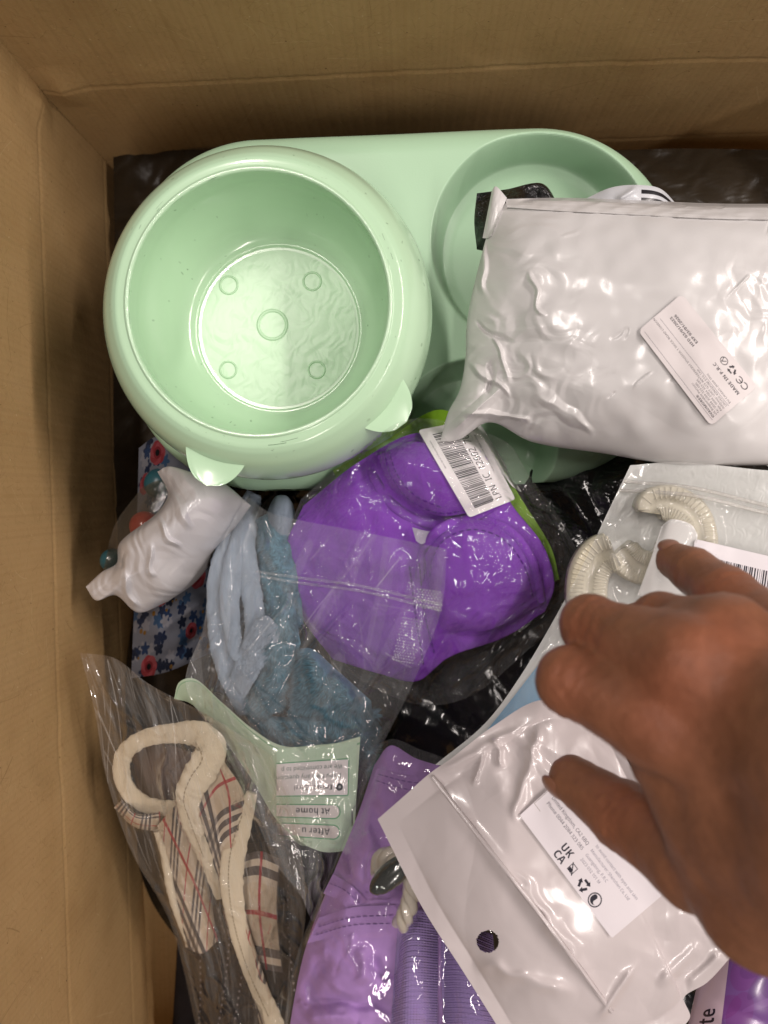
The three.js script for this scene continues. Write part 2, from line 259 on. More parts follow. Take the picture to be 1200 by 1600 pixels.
// ---------------------------------------------------------------- the cardboard box
const BX0 = -0.2, BX1 = 0.335, BZ0 = -0.23, BZ1 = 0.43, BH = 0.215, BT = 0.006;
const box = thing('cardboard_box', 'large open brown cardboard box holding the whole jumble of bags and toys', 'box');
function panel(o, u, v, n, w, h, disp, nu = 90, nv = 60) {            // a board with an inner face that may dent, 6 mm thick
  const faces = [];
  for (const back of [0, 1]) {
    const pos = [], uv = [], idx = [];
    for (let j = 0; j <= nv; j++) for (let i = 0; i <= nu; i++) { const a = i / nu * w, b = j / nv * h, p = o.clone().addScaledVector(u, a).addScaledVector(v, b).addScaledVector(n, back ? -BT : disp(a, b)); pos.push(p.x, p.y, p.z); uv.push(a / 0.26, b / 0.26); }
    for (let j = 0; j < nv; j++) for (let i = 0; i < nu; i++) { const a = j * (nu + 1) + i, b = a + 1, c = a + nu + 1, d = c + 1; back ? idx.push(a, c, b, b, c, d) : idx.push(a, b, c, b, d, c); }
    const g = new THREE.BufferGeometry(); g.setAttribute('position', new THREE.Float32BufferAttribute(pos, 3)); g.setAttribute('uv', new THREE.Float32BufferAttribute(uv, 2)); g.setIndex(idx); g.computeVertexNormals(); faces.push(g);
  }
  const f = faces[0].attributes.position, k = faces[1].attributes.position, rp = [], ri = [], ring = [];
  for (let i = 0; i < nu; i++) ring.push(i); for (let j = 0; j < nv; j++) ring.push(j * (nu + 1) + nu); for (let i = nu; i > 0; i--) ring.push(nv * (nu + 1) + i); for (let j = nv; j > 0; j--) ring.push(j * (nu + 1));
  ring.forEach((q) => rp.push(f.getX(q), f.getY(q), f.getZ(q), k.getX(q), k.getY(q), k.getZ(q)));
  ring.forEach((_, i) => { const a = 2 * i, b = 2 * ((i + 1) % ring.length); ri.push(a, a + 1, b, b, a + 1, b + 1); });
  const g3 = new THREE.BufferGeometry(); g3.setAttribute('position', new THREE.Float32BufferAttribute(rp, 3)); g3.setAttribute('uv', new THREE.Float32BufferAttribute(new Float32Array(rp.length / 3 * 2), 2)); g3.setIndex(ri); g3.computeVertexNormals();
  return mergeGeometries([...faces, g3]);
}
const creaseLine = (b, at, w, d) => -d * max(0, 1 - abs(b - at) / w);
const dents = (a, b, o) => -0.0007 * pow(ss(0.3, 0.9, n2(a * 9 + o, b * 9 + o)), 2);
const flutes = (a) => 0.00005 * sin(a / 0.0072 * 2 * PI);
const backDisp = (a, b) => flutes(a) + creaseLine(b, 0.122 + 0.0022 * n2(a * 5, 1) + 0.0006 * n2(a * 60, 2), 0.0017, 0.0009) - 0.06 * max(0, b - 0.122) + creaseLine(b, 0.03, 0.0015, 0.001) + 0.0007 * fbm(a * 5, b * 5, 2) + 0.0035 * max(0, 1 - abs(a - 0.012) / 0.016) * max(0, 1 - abs(b - 0.122) / 0.02) - 0.0004 * max(0, 1 - abs(a * 0.8 + b - 0.52) / 0.0016) + dents(a, b, 1);
const leftDisp = (a, b) => flutes(a) + creaseLine(b, 0.1265 + 0.001 * n2(a * 5, 4) + 0.0004 * n2(a * 60, 7), 0.0016, 0.0006) + creaseLine(b, 0.034, 0.0015, 0.0007) + 0.0006 * fbm(a * 4 + 3, b * 4, 2) + 0.004 * max(0, 1 - abs(a - (BZ1 - BZ0) + 0.01) / 0.014) * max(0, 1 - abs(b - 0.127) / 0.02) + dents(a, b, 7);
part('back_wall', panel(V(BX0, 0, BZ0), V(1, 0, 0), V(0, 1, 0), V(0, 0, 1), BX1 - BX0, BH, backDisp, 420, 160), kraft, box);
part('left_wall', panel(V(BX0, 0, BZ1), V(0, 0, -1), V(0, 1, 0), V(1, 0, 0), BZ1 - BZ0 + 0.013, BH, leftDisp, 420, 160), kraft, box);
part('right_wall', panel(V(BX1, 0, BZ0), V(0, 0, 1), V(0, 1, 0), V(-1, 0, 0), BZ1 - BZ0, BH, leftDisp), kraft, box);
part('front_wall', panel(V(BX1, 0, BZ1), V(-1, 0, 0), V(0, 1, 0), V(0, 0, -1), BX1 - BX0, BH, backDisp), kraft, box);
part('floor_flap', panel(V(BX0 - 0.012, 0.0, BZ1 + 0.012), V(1, 0, 0), V(0, 0, -1), V(0, 1, 0), 0.085, BZ1 - BZ0 + 0.024, (a, b) => 0.004 + a * 0.08 + 0.0015 * fbm(a * 9, b * 9, 2), 20, 60), kraft, box);
part('floor_panel', panel(V(BX0 + 0.0735, -0.0015, BZ1 + 0.012), V(1, 0, 0), V(0, 0, -1), V(0, 1, 0), BX1 - BX0 - 0.062, BZ1 - BZ0 + 0.024, (a, b) => 0.002 + 0.001 * fbm(a * 9, b * 9, 2), 40, 40), kraft, box);
for (const [o, u, v, w] of [[V(BX0, BH - 0.001, BZ0 - 0.007), V(1, 0, 0), V(0, -0.5, -0.866), BX1 - BX0], [V(BX0 - 0.007, BH - 0.001, BZ1), V(0, 0, -1), V(-0.866, -0.5, 0), BZ1 - BZ0], [V(BX1 + 0.007, BH - 0.001, BZ0), V(0, 0, 1), V(0.866, -0.5, 0), BZ1 - BZ0], [V(BX1, BH - 0.001, BZ1 + 0.007), V(-1, 0, 0), V(0, -0.5, 0.866), BX1 - BX0]])
  part('top_flap', panel(o, u, v, V().crossVectors(u, v).normalize(), w, 0.24, (a, b) => 0.001 * fbm(a * 8, b * 8, 2), 40, 20), kraft, box);
settle(box);
{ const f = part('floor', new THREE.BoxGeometry(3, 0.02, 3), phys({ color: lin(0.2, 0.19, 0.18), roughness: 0.8 }), scene, { kind: 'structure', label: 'plain floor under the cardboard box', category: 'floor' }); f.position.y = -0.022; }

// ---------------------------------------------------------------- black bags at the bottom of the pile
{
  const t = thing('black_plastic_bag', 'glossy crumpled black plastic bag lying deep between the purple garment and the lilac one', 'plastic bag');
  part('bag_body', patch({ t: [[300, 640, 0.05], [650, 700, 0.095], [960, 700, 0.1]], b: [[300, 1500, 0.02], [760, 1600, 0.075], [1250, 1650, 0.09]], l: [[300, 640, 0.05], [196, 1050, 0.03], [225, 1380, 0.012], [300, 1500, 0.02]], nu: 190, nv: 190, puff: 0.022, thick: 0.03, crump: [{ s: 0.05, a: 0.006, seed: 1 }, { s: 0.02, a: 0.002, seed: 2 }] }), blackPlastic, t); settle(t);  // real bag, but its left side is stretched to blacken the shaded wall gap
  const t2 = thing('black_plastic_bag', 'crumpled shiny black plastic bag between the mint tray and the frosted zip bag', 'plastic bag');
  part('bag_body', patch({ t: [[770, 690, 0.1], [900, 660, 0.118], [1250, 660, 0.12]], b: [[790, 900, 0.1], [900, 960, 0.13], [1250, 1000, 0.13]], nu: 140, nv: 100, puff: 0.026, thick: 0.03, crump: [{ s: 0.035, a: 0.006, seed: 3 }, { s: 0.014, a: 0.0022, seed: 4 }] }), blackPlastic, t2); settle(t2);
}
{
  const t3 = thing('added_shade_filler', 'added dark brown sheet in place of deep shade under and around the mint tray, along the box walls', 'plastic bag');  // added sheet; its dark brown colour stands in for shaded cardboard gaps
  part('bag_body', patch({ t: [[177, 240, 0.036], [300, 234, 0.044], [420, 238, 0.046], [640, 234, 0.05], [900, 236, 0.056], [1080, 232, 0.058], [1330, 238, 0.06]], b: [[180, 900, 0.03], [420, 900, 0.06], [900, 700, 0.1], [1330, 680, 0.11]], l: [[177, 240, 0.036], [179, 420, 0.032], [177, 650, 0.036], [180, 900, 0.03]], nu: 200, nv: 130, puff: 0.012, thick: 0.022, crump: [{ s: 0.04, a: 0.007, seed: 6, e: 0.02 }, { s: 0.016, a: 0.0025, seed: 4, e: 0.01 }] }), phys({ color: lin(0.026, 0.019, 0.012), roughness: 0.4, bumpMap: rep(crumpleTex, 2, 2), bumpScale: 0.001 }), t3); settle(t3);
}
// ---------------------------------------------------------------- mint tray
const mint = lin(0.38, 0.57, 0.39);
const scuffTex = canvasTex(2048, 1024, (g, w, h) => {
  g.fillStyle = '#fff'; g.fillRect(0, 0, w, h);
  for (let i = 0; i < 90; i++) { const x = rnd() * w, y = h * (i % 4 ? 0.425 + rnd() * 0.035 : 0.5 + rnd() * 0.14), l = 4 + rnd() * rnd() * 60; g.strokeStyle = `rgba(45,62,48,${0.25 + rnd() * 0.5})`; g.lineWidth = 1 + rnd() * 4; g.beginPath(); g.moveTo(x, y); g.lineTo(x + l, y + (rnd() - 0.5) * 8); g.stroke(); }
  for (let i = 0; i < 260; i++) { g.fillStyle = `rgba(60,80,60,${0.08 + rnd() * 0.22})`; g.beginPath(); g.ellipse(rnd() * w, rnd() * h, 1 + rnd() * 4, 1 + rnd() * 2, rnd() * 3, 0, 7); g.fill(); }
});
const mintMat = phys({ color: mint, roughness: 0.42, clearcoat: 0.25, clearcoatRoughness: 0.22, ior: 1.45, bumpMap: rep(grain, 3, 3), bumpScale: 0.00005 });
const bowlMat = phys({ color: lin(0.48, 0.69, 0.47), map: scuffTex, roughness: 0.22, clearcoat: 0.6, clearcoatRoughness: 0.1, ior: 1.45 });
const TY = 0.15;
{
  const t = thing('divided_tray', 'flat mint green silicone tray with round recesses, lying under the bowl and the white mailer', 'tray');
  const c = P(622, 478, TY), w = 0.148, d = 0.0935, r = 0.075, rc = [[P(845, 374, TY), 0.0552], [P(742, 690, TY), 0.042]];
  const sdf = (x, z) => { const a = abs(x) - w + r, b = abs(z) - d + r; return hypot(max(a, 0), max(b, 0)) + min(max(a, b), 0) - r; };
  const top = (x, z) => {
    const s = -sdf(x, z); let y = s < 0.016 ? -0.016 + sqrt(max(0, 0.016 ** 2 - (0.016 - s) ** 2)) : 0; y = -0.016 + (y + 0.016) * 1;
    for (const [q, R] of rc) { const e = R - hypot(x + c.x - q.x, z + c.z - q.z); y -= 0.026 * ss(-0.0012, 0.0062, e) + 0.0015 * ss(0.004, 0.012, e); }
    return y + 0.0025 * (s > 0.016 ? 0 : 0) + 0.0006 * fbm(x * 9, z * 9, 2);
  };
  const st = 0.0008, nx = floor(2 * w / st), nz = floor(2 * d / st), id = new Map(), pos = [], uv = [], idx = [];
  const vert = (i, j) => {
    const k = i * 10000 + j; if (id.has(k)) return id.get(k);
    let x = -w + i * st, z = -d + j * st, s = sdf(x, z);
    if (s > 0) { const gx = (sdf(x + 1e-4, z) - s) / 1e-4, gz = (sdf(x, z + 1e-4) - s) / 1e-4; x -= gx * s; z -= gz * s; }
    id.set(k, pos.length / 3); pos.push(c.x + x, TY + top(x, z), c.z + z); uv.push(x / 0.2, z / 0.2); return id.get(k);
  };
  for (let i = 0; i < nx; i++) for (let j = 0; j < nz; j++) { if (sdf(-w + (i + 0.5) * st, -d + (j + 0.5) * st) > 0) continue; const a = vert(i, j), b = vert(i + 1, j), e = vert(i, j + 1), f = vert(i + 1, j + 1); idx.push(a, e, b, b, e, f); }
  const g = new THREE.BufferGeometry(); g.setAttribute('position', new THREE.Float32BufferAttribute(pos, 3)); g.setAttribute('uv', new THREE.Float32BufferAttribute(uv, 2)); g.setIndex(idx); g.computeVertexNormals(); lay(g);
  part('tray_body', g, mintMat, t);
  const sh = new THREE.Shape(), q = r; sh.moveTo(-w + q, -d); sh.lineTo(w - q, -d); sh.absarc(w - q, -d + q, q, -PI / 2, 0); sh.lineTo(w, d - q); sh.absarc(w - q, d - q, q, 0, PI / 2); sh.lineTo(-w + q, d); sh.absarc(-w + q, d - q, q, PI / 2, PI); sh.lineTo(-w, -d + q); sh.absarc(-w + q, -d + q, q, PI, 1.5 * PI);
  const base = new THREE.ExtrudeGeometry(sh, { depth: 0.018, bevelEnabled: true, bevelSize: -0.002, bevelThickness: 0.002, bevelSegments: 3, curveSegments: 40 }); base.rotateX(PI / 2); base.translate(c.x, TY - 0.0298, c.z);
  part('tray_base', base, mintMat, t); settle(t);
}
// ---------------------------------------------------------------- mint bowl
{
  const t = thing('baby_bowl', 'mint green round bowl with two ear tabs on its rim, standing on the tray', 'bowl');
  const B = P(403, 473, 0.211); B.y = TY + 0.0006;
  const prof = [[0.0001, 0], [0.03, 0], [0.047, 0.001], [0.06, 0.006], [0.0705, 0.0145], [0.0765, 0.025], [0.0775, 0.034], [0.0757, 0.044], [0.0717, 0.0523], [0.0672, 0.0576], [0.0646, 0.0596], [0.0632, 0.0602], [0.0612, 0.0604], [0.0598, 0.0606], [0.0592, 0.0612], [0.0585, 0.0614], [0.0578, 0.0611], [0.0574, 0.0603], [0.0576, 0.058], [0.0584, 0.05], [0.0588, 0.042], [0.0578, 0.033], [0.055, 0.023], [0.0505, 0.0145], [0.0458, 0.0098], [0.0428, 0.0084], [0.0418, 0.0082], [0.041, 0.0074], [0.0398, 0.0071], [0.02, 0.0069], [0.0001, 0.0068]];
  const c = new THREE.SplineCurve(prof.map((p) => new THREE.Vector2(...p))).getPoints(210);
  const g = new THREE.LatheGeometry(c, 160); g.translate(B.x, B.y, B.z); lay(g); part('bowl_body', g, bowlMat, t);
  const ear = (px, py, W, D) => {                                     // a cupped half-round tab
    const tip = P(px, py, TY + 0.054), a = Math.atan2(tip.z - B.z, tip.x - B.x), pos = [], uv = [], idx = [], n = 26, m = 14;
    for (const s of [0, 1]) for (let j = 0; j <= m; j++) for (let i = 0; i <= n; i++) { const v = j / m, u = i / n * 2 - 1, wv = W * sqrt(max(0, 1 - pow(v, 2.3))), rr = 0.058 + v * D, xx = u * wv, edge = pow(abs(u), 6) + pow(v, 6); const y = 0.0555 - 0.0035 * sin(v * PI * 0.6) - (s ? 0.0032 * (1 - min(1, edge) * 0.75) : 0.0006 * min(1, edge)) - 0.0012 * (1 - u * u) * sin(v * PI); pos.push(B.x + cos(a) * rr - sin(a) * xx, B.y + y, B.z + sin(a) * rr + cos(a) * xx); uv.push(0.5, 0.3); }
    const o = (n + 1) * (m + 1); for (let s = 0; s < 2; s++) for (let j = 0; j < m; j++) for (let i = 0; i < n; i++) { const q = s * o + j * (n + 1) + i, b = q + 1, e = q + n + 1, f = e + 1; s ? idx.push(q, e, b, b, e, f) : idx.push(q, b, e, b, f, e); }
    for (let i = 0; i < n; i++) { const q = m * (n + 1) + i; idx.push(q, q + 1, q + o, q + 1, q + 1 + o, q + o); }
    for (let j = 0; j < m; j++) for (const i of [0, n]) { const q = j * (n + 1) + i, e = q + n + 1; idx.push(q, e, q + o, e, e + o, q + o); }
    const e = new THREE.BufferGeometry(); e.setAttribute('position', new THREE.Float32BufferAttribute(pos, 3)); e.setAttribute('uv', new THREE.Float32BufferAttribute(uv, 2)); e.setIndex(idx); e.computeVertexNormals(); lay(e); return e;
  };
  part('ear_tab', ear(322, 755, 0.0155, 0.0265), bowlMat, t); part('ear_tab', ear(612, 640, 0.0155, 0.0255), bowlMat, t);
  const floorMat = phys({ color: lin(0.48, 0.69, 0.47), roughness: 0.4, clearcoat: 0.3, clearcoatRoughness: 0.24, bumpMap: rep(crumpleTex, 0.6, 0.6), bumpScale: 0.0014 }), nubMat = phys({ color: lin(0.48, 0.69, 0.47), roughness: 0.35 });
  { const fg = new THREE.CircleGeometry(0.0396, 90); fg.rotateX(-PI / 2); fg.translate(B.x, B.y + 0.0073, B.z); part('floor_disc', fg, floorMat, t); }
  for (const [px, py, r] of [[358, 446, 0.0048], [488, 440, 0.0048], [426, 508, 0.0078], [357, 578, 0.0045], [495, 578, 0.0045]]) {
    const p = P(px, py, TY + 0.0075), k = [[r * 0.78, -0.0003], [r * 0.86, 0.0005], [r * 0.93, 0.0007], [r, 0.0005], [r * 1.08, -0.0003]].map((q) => new THREE.Vector2(...q));
    const nub = new THREE.LatheGeometry(k, 36); nub.translate(p.x, B.y + 0.0073, p.z); part('floor_nub', nub, nubMat, t);
  }
  settle(t);
}
// ---------------------------------------------------------------- left column: floral cloth, toy bag, small pouch
const floralTex = canvasTex(512, 1024, (g, w, h) => {
  g.fillStyle = '#b9bdc9'; g.fillRect(0, 0, w, h);
  for (let i = 0; i < 150; i++) { const x = rnd() * w, y = rnd() * h, a = rnd() * 6; g.fillStyle = ['#2c4068', '#22304f', '#4d79a8', '#5b86b4', '#31558a', '#d9dbe2'][floor(rnd() * 6)]; g.save(); g.translate(x, y); g.rotate(a); for (let k = 0; k < 5; k++) { g.rotate(1.2566); g.beginPath(); g.ellipse(14, 0, 17, 8 + rnd() * 4, 0, 0, 7); g.fill(); } g.restore(); }
  for (let i = 0; i < 40; i++) { g.fillStyle = '#c9912f'; g.beginPath(); g.arc(rnd() * w, rnd() * h, 6 + rnd() * 5, 0, 7); g.fill(); }
  const fl = (x, y, r) => { for (let k = 0; k < 7; k++) { g.fillStyle = k % 2 ? '#c04850' : '#d2606a'; g.beginPath(); g.arc(x + cos(k * 0.9) * r * 0.5, y + sin(k * 0.9) * r * 0.5, r * 0.62, 0, 7); g.fill(); } g.fillStyle = '#a83540'; g.beginPath(); g.arc(x, y, r * 0.55, 0, 7); g.fill(); g.fillStyle = '#15131a'; g.beginPath(); g.arc(x, y, r * 0.3, 0, 7); g.fill(); };
  g.fillStyle = 'rgba(40,40,60,0.18)'; g.fillRect(0, 0, w, h);
  for (const q of [[150, 70, 48], [60, 180, 42], [430, 60, 40], [330, 300, 46], [420, 640, 50], [180, 690, 40], [110, 985, 46], [380, 880, 34]]) fl(...q);
});
{
  const t = thing('floral_garment', 'folded white cloth with navy and red flower print, deep beside the left box wall', 'garment');
  part('cloth_body', patch({ t: [[217, 700, 0.105], [245, 682, 0.11], [330, 690, 0.11]], b: [[205, 1060, 0.085], [260, 1050, 0.1], [330, 1020, 0.1]], l: [[217, 700, 0.105], [212, 880, 0.095], [205, 1060, 0.085]], nu: 60, nv: 110, puff: 0.012, thick: 0.02, lump: [0.03, 0.003], folds: [[215, 1010, 330, 930, 16, 0.005], [210, 1060, 320, 990, 12, -0.004]] }), cloth(lin(0.36, 0.36, 0.37), { map: floralTex, sheenColor: lin(0.3, 0.3, 0.3) }), t);
  settle(t);
  const toy = thing('toy_beads', 'cluster of red and teal balls inside the clear bag by the left wall', 'toy beads');
  for (const [px, py, y, r, c] of [[226, 822, 0.116, 0.0085, 0], [250, 756, 0.112, 0.009, 1], [176, 876, 0.113, 0.007, 1]]) {
    const p = P(px, py, y), s = new THREE.SphereGeometry(r, 32, 24); s.translate(p.x, p.y, p.z); lay(s);
    part(['red_ball', 'teal_ball', 'dark_ball'][c], s, phys({ color: [lin(0.55, 0.035, 0.02), lin(0.015, 0.085, 0.11), lin(0.05, 0.03, 0.025)][c], roughness: 0.35 }), toy);
  }
  settle(toy);
  const b = thing('clear_bag', 'small clear bag of red and teal balls between the left wall and the white pouch', 'plastic bag');
  part('film_front', patch({ t: [[222, 762, 0.118], [250, 750, 0.12], [300, 760, 0.12]], b: [[160, 897, 0.105], [200, 900, 0.118], [260, 905, 0.118]], l: [[222, 762, 0.118], [180, 820, 0.112], [160, 897, 0.105]], nu: 60, nv: 70, over: 0.0015, smooth: 10, puff: 0.006, crump: [{ s: 0.02, a: 0.0012, seed: 6 }], noLay: true }), film({ color: lin(0.6, 0.55, 0.48), transmission: 0.94 }), b);
  settle(b);
}
{
  const t = thing('white_pouch', 'small creased white plastic pouch with a folded tab, below the left ear of the bowl', 'pouch');
  part('pouch_body', patch({
    t: [[246, 737, 0.142], [262, 729, 0.15], [300, 738, 0.158], [345, 752, 0.156], [392, 790, 0.14]],
    b: [[134, 917, 0.122], [150, 938, 0.126], [180, 930, 0.132], [216, 957, 0.12], [262, 940, 0.118]],
    l: [[246, 737, 0.142], [262, 772, 0.15], [246, 800, 0.15], [186, 850, 0.138], [182, 880, 0.132], [160, 893, 0.126], [134, 917, 0.122]],
    r: [[392, 790, 0.14], [350, 850, 0.13], [305, 910, 0.12], [262, 940, 0.118]],
    nu: 170, nv: 230, sharp: 1, puff: 0.02, pex: 0.4, thick: 0.012, crump: [{ s: 0.028, a: 0.0036, seed: 4, edge: 0.5, e: 0.0001, o: 3 }, { s: 0.012, a: 0.001, seed: 5, e: 0.0001, o: 3 }],
    folds: [[265, 760, 300, 830, 7, 0.0025], [232, 850, 240, 905, 6, 0.0025], [240, 810, 282, 860, 6, 0.003], [190, 900, 215, 955, 7, 0.004], [195, 860, 190, 890, 6, -0.003]],
  }), phys({ color: lin(0.56, 0.545, 0.56), roughness: 0.26, clearcoat: 0.5, clearcoatRoughness: 0.1 }), t); settle(t);
}
// ---------------------------------------------------------------- lime cloth and purple garment in a clear bag
const purple = cloth(lin(0.235, 0.045, 0.5), { sheen: 0.1, specularIntensity: 0.1, bumpMap: rep(grain, 5, 5), bumpScale: 0.0004, roughness: 0.95 }), lilac = cloth(lin(0.42, 0.235, 0.56), { sheen: 0.35 });
{
  const t = thing('lime_garment', 'lime green cloth peeking out along the edges of the purple garment', 'garment');
  part('cloth_body', patch({ t: [[520, 735, 0.152], [600, 690, 0.158], [690, 640, 0.158], [760, 690, 0.158]], b: [[640, 1000, 0.135], [760, 960, 0.14], [874, 905, 0.15]], r: [[760, 690, 0.158], [815, 780, 0.155], [862, 858, 0.152], [874, 905, 0.15]], nu: 70, nv: 70, skin: 0.003, puff: 0.002, lump: [0.02, 0.0012] }), cloth(lin(0.22, 0.42, 0.025)), t); settle(t);
  const p = thing('purple_garment', 'bright purple cropped top with round seamed cups, folded in a thin clear bag', 'garment');
  part('cloth_body', patch({
    t: [[474, 790, 0.148], [560, 722, 0.163], [655, 676, 0.168], [745, 700, 0.17], [800, 790, 0.168]],
    b: [[520, 1030, 0.125], [590, 1052, 0.13], [652, 1064, 0.14], [700, 1028, 0.145], [790, 995, 0.15], [852, 955, 0.155]],
    l: [[474, 790, 0.148], [446, 860, 0.14], [470, 960, 0.13], [520, 1030, 0.125]],
    r: [[800, 790, 0.168], [850, 855, 0.166], [866, 915, 0.162], [852, 955, 0.155]],
    nu: 190, nv: 190, puff: 0.008, thick: 0.012, lump: [0.05, 0.002], 
    folds: [[568, 706, 600, 770, 20, -0.0035, 1], [600, 770, 690, 818, 18, -0.003, 1], [690, 818, 760, 800, 14, -0.002, 1], [646, 868, 668, 1040, 16, -0.003, 1], [480, 880, 640, 880, 30, 0.002, 1], [640, 700, 700, 790, 26, 0.002, 1], [700, 960, 850, 930, 20, -0.002, 1]],
  }), purple, p);
  part('cup', patch({ t: [[664, 868, 0.172], [690, 828, 0.172], [740, 812, 0.173], [800, 826, 0.172]], b: [[690, 985, 0.158], [760, 985, 0.159], [845, 945, 0.16]], l: [[664, 868, 0.172], [672, 930, 0.166], [690, 985, 0.158]], r: [[800, 826, 0.172], [838, 880, 0.17], [845, 945, 0.16]], nu: 70, nv: 70, puff: 0.011, pex: 0.42, over: 0.0004, smooth: 2, lump: [0.02, 0.0007] }), purple, p);
  part('cup', patch({ t: [[590, 712, 0.17], [640, 690, 0.174], [690, 700, 0.176]], b: [[640, 790, 0.172], [690, 806, 0.175], [760, 795, 0.176]], l: [[590, 712, 0.17], [605, 755, 0.172], [640, 790, 0.172]], r: [[690, 700, 0.176], [735, 745, 0.178], [760, 795, 0.176]], nu: 60, nv: 50, puff: 0.008, pex: 0.42, over: 0.0004, smooth: 2, lump: [0.02, 0.0007] }), purple, p);
  part('lining', patch({ t: [[644, 824, 0.17], [672, 830, 0.174], [706, 822, 0.176]], b: [[650, 845, 0.172], [658, 850, 0.172], [665, 848, 0.172]], nu: 20, nv: 14, over: 0.0006, smooth: 2 }), cloth(lin(0.5, 0.45, 0.6)), p, { label: 'pale lilac lining between the two cups' });
  const onto = (pts, lift) => pts.map(([a, b]) => [a, b, under(a, b) + lift]);
  const e1 = [[656, 905], [660, 868], [686, 828], [738, 812], [796, 830], [832, 880], [846, 940]], e2 = [[570, 706], [585, 748], [615, 790], [668, 818], [730, 812], [768, 792]];
  part('cup_edging', rope(onto(e1, 0.0008), [0.0024, 0.0026, 0.0024], { n: 140, lump: 0.06 }), purple, p); part('cup_edging', rope(onto(e2, 0.0008), [0.0024, 0.0026, 0.0024], { n: 140, lump: 0.06 }), purple, p);
  for (const s of [[[672, 900], [676, 872], [696, 842], [738, 827], [786, 842], [820, 886], [834, 940]], [[600, 706], [612, 745], [642, 782], [690, 802], [750, 792]], [[608, 703], [620, 740], [648, 774], [695, 795]], [[640, 885], [648, 950], [662, 1040]], [[655, 880], [664, 960], [680, 1025]]]) part('stitching', stitches(s, 0.0022, 0.0014, 0.0004, 0.0005), cloth(lin(0.13, 0.022, 0.3)), p);
  settle(p);
}
// barcode label
function bars(g, x, y, w, h) { let a = x; g.fillStyle = '#23212b'; while (a < x + w) { const b = 1 + floor(rnd() * 3.4); g.fillRect(a, y, min(b * 3.6, x + w - a), h); a += b * 3.6 + (1 + floor(rnd() * 3)) * 3.6; } }
{
  const tex = canvasTex(1024, 560, (g, w, h) => {
    g.fillStyle = '#e4e0e2'; g.fillRect(0, 0, w, h);
    bars(g, 70, 110, 880, 230);
    g.fillStyle = '#1c1a22'; g.font = '98px sans-serif'; g.fillText('LPN  IC  12602  76', 70, 432);
    g.font = '26px sans-serif'; g.fillStyle = '#4a4850'; g.fillText('" 18 cm x 2cm"  size x one  Made in China', 360, 500); g.font = '24px sans-serif'; g.fillText('Bikini Set of 5 (Purple) Women', 560, 60);
  });
  const t = thing('barcode_label', 'white barcode sticker reading LPN, on the bag of the purple garment', 'label');
  part('backing_paper', paper([[800, 760], [720, 655], [752, 664], [816, 770]], 0.0012, { rad: 0.03, smooth: 20 }), whitePaper, t);
  part('label_sheet', paper([[733, 809], [653, 672], [740, 655], [806, 780]], 0.0014, { smooth: 24, n: 40, m: 24, rad: 0.03 }), paperMat(tex), t); settle(t);
}
{
  const b = thing('clear_bag', 'thin wrinkled clear bag wrapped round the purple garment', 'plastic bag');
  part('film_front', patch({
    t: [[470, 780, 0.15], [560, 705, 0.162], [640, 655, 0.165], [790, 690, 0.165], [822, 735, 0.16]],
    b: [[520, 1040, 0.12], [650, 1100, 0.12], [730, 1090, 0.125], [860, 985, 0.135]],
    l: [[470, 780, 0.15], [440, 870, 0.138], [520, 1040, 0.12]], r: [[822, 735, 0.16], [880, 820, 0.15], [908, 890, 0.145], [860, 985, 0.135]],
    nu: 250, nv: 250, over: 0.0022, smooth: 14, crump: [{ s: 0.034, a: 0.004, seed: 1, e: 0.002 }, { s: 0.018, a: 0.002, seed: 4, e: 0.002 }, ...[[735, 950, 30], [805, 955, 28], [850, 905, 20], [690, 790, 26], [700, 1010, 32]].map((at, i) => ({ s: 0.011, a: 0.0034, seed: 1 + i % 3, at, e: 0.002, o: 3 }))], noLay: false,
    auto: [{ n: 26, dir: 2.3, spread: 1.6, len: 70, w: 5, h: 0.0022 }, { n: 22, dir: 2.2, spread: 0.8, len: 100, w: 6, h: 0.004, v: [0.72, 1] }, { n: 12, dir: 1.1, spread: 0.5, len: 120, w: 6, h: 0.004, u: [0.85, 1] }],
    folds: [[880, 950, 700, 1075, 8, 0.004], [860, 920, 690, 1050, 6, 0.003], [905, 880, 720, 1090, 6, 0.003], [700, 985, 735, 1035, 6, 0.004], [810, 745, 890, 900, 8, 0.003]],
  }), film({ transmission: 0.96, bumpScale: 0.004, roughness: 0.05 }), b); settle(b);
}
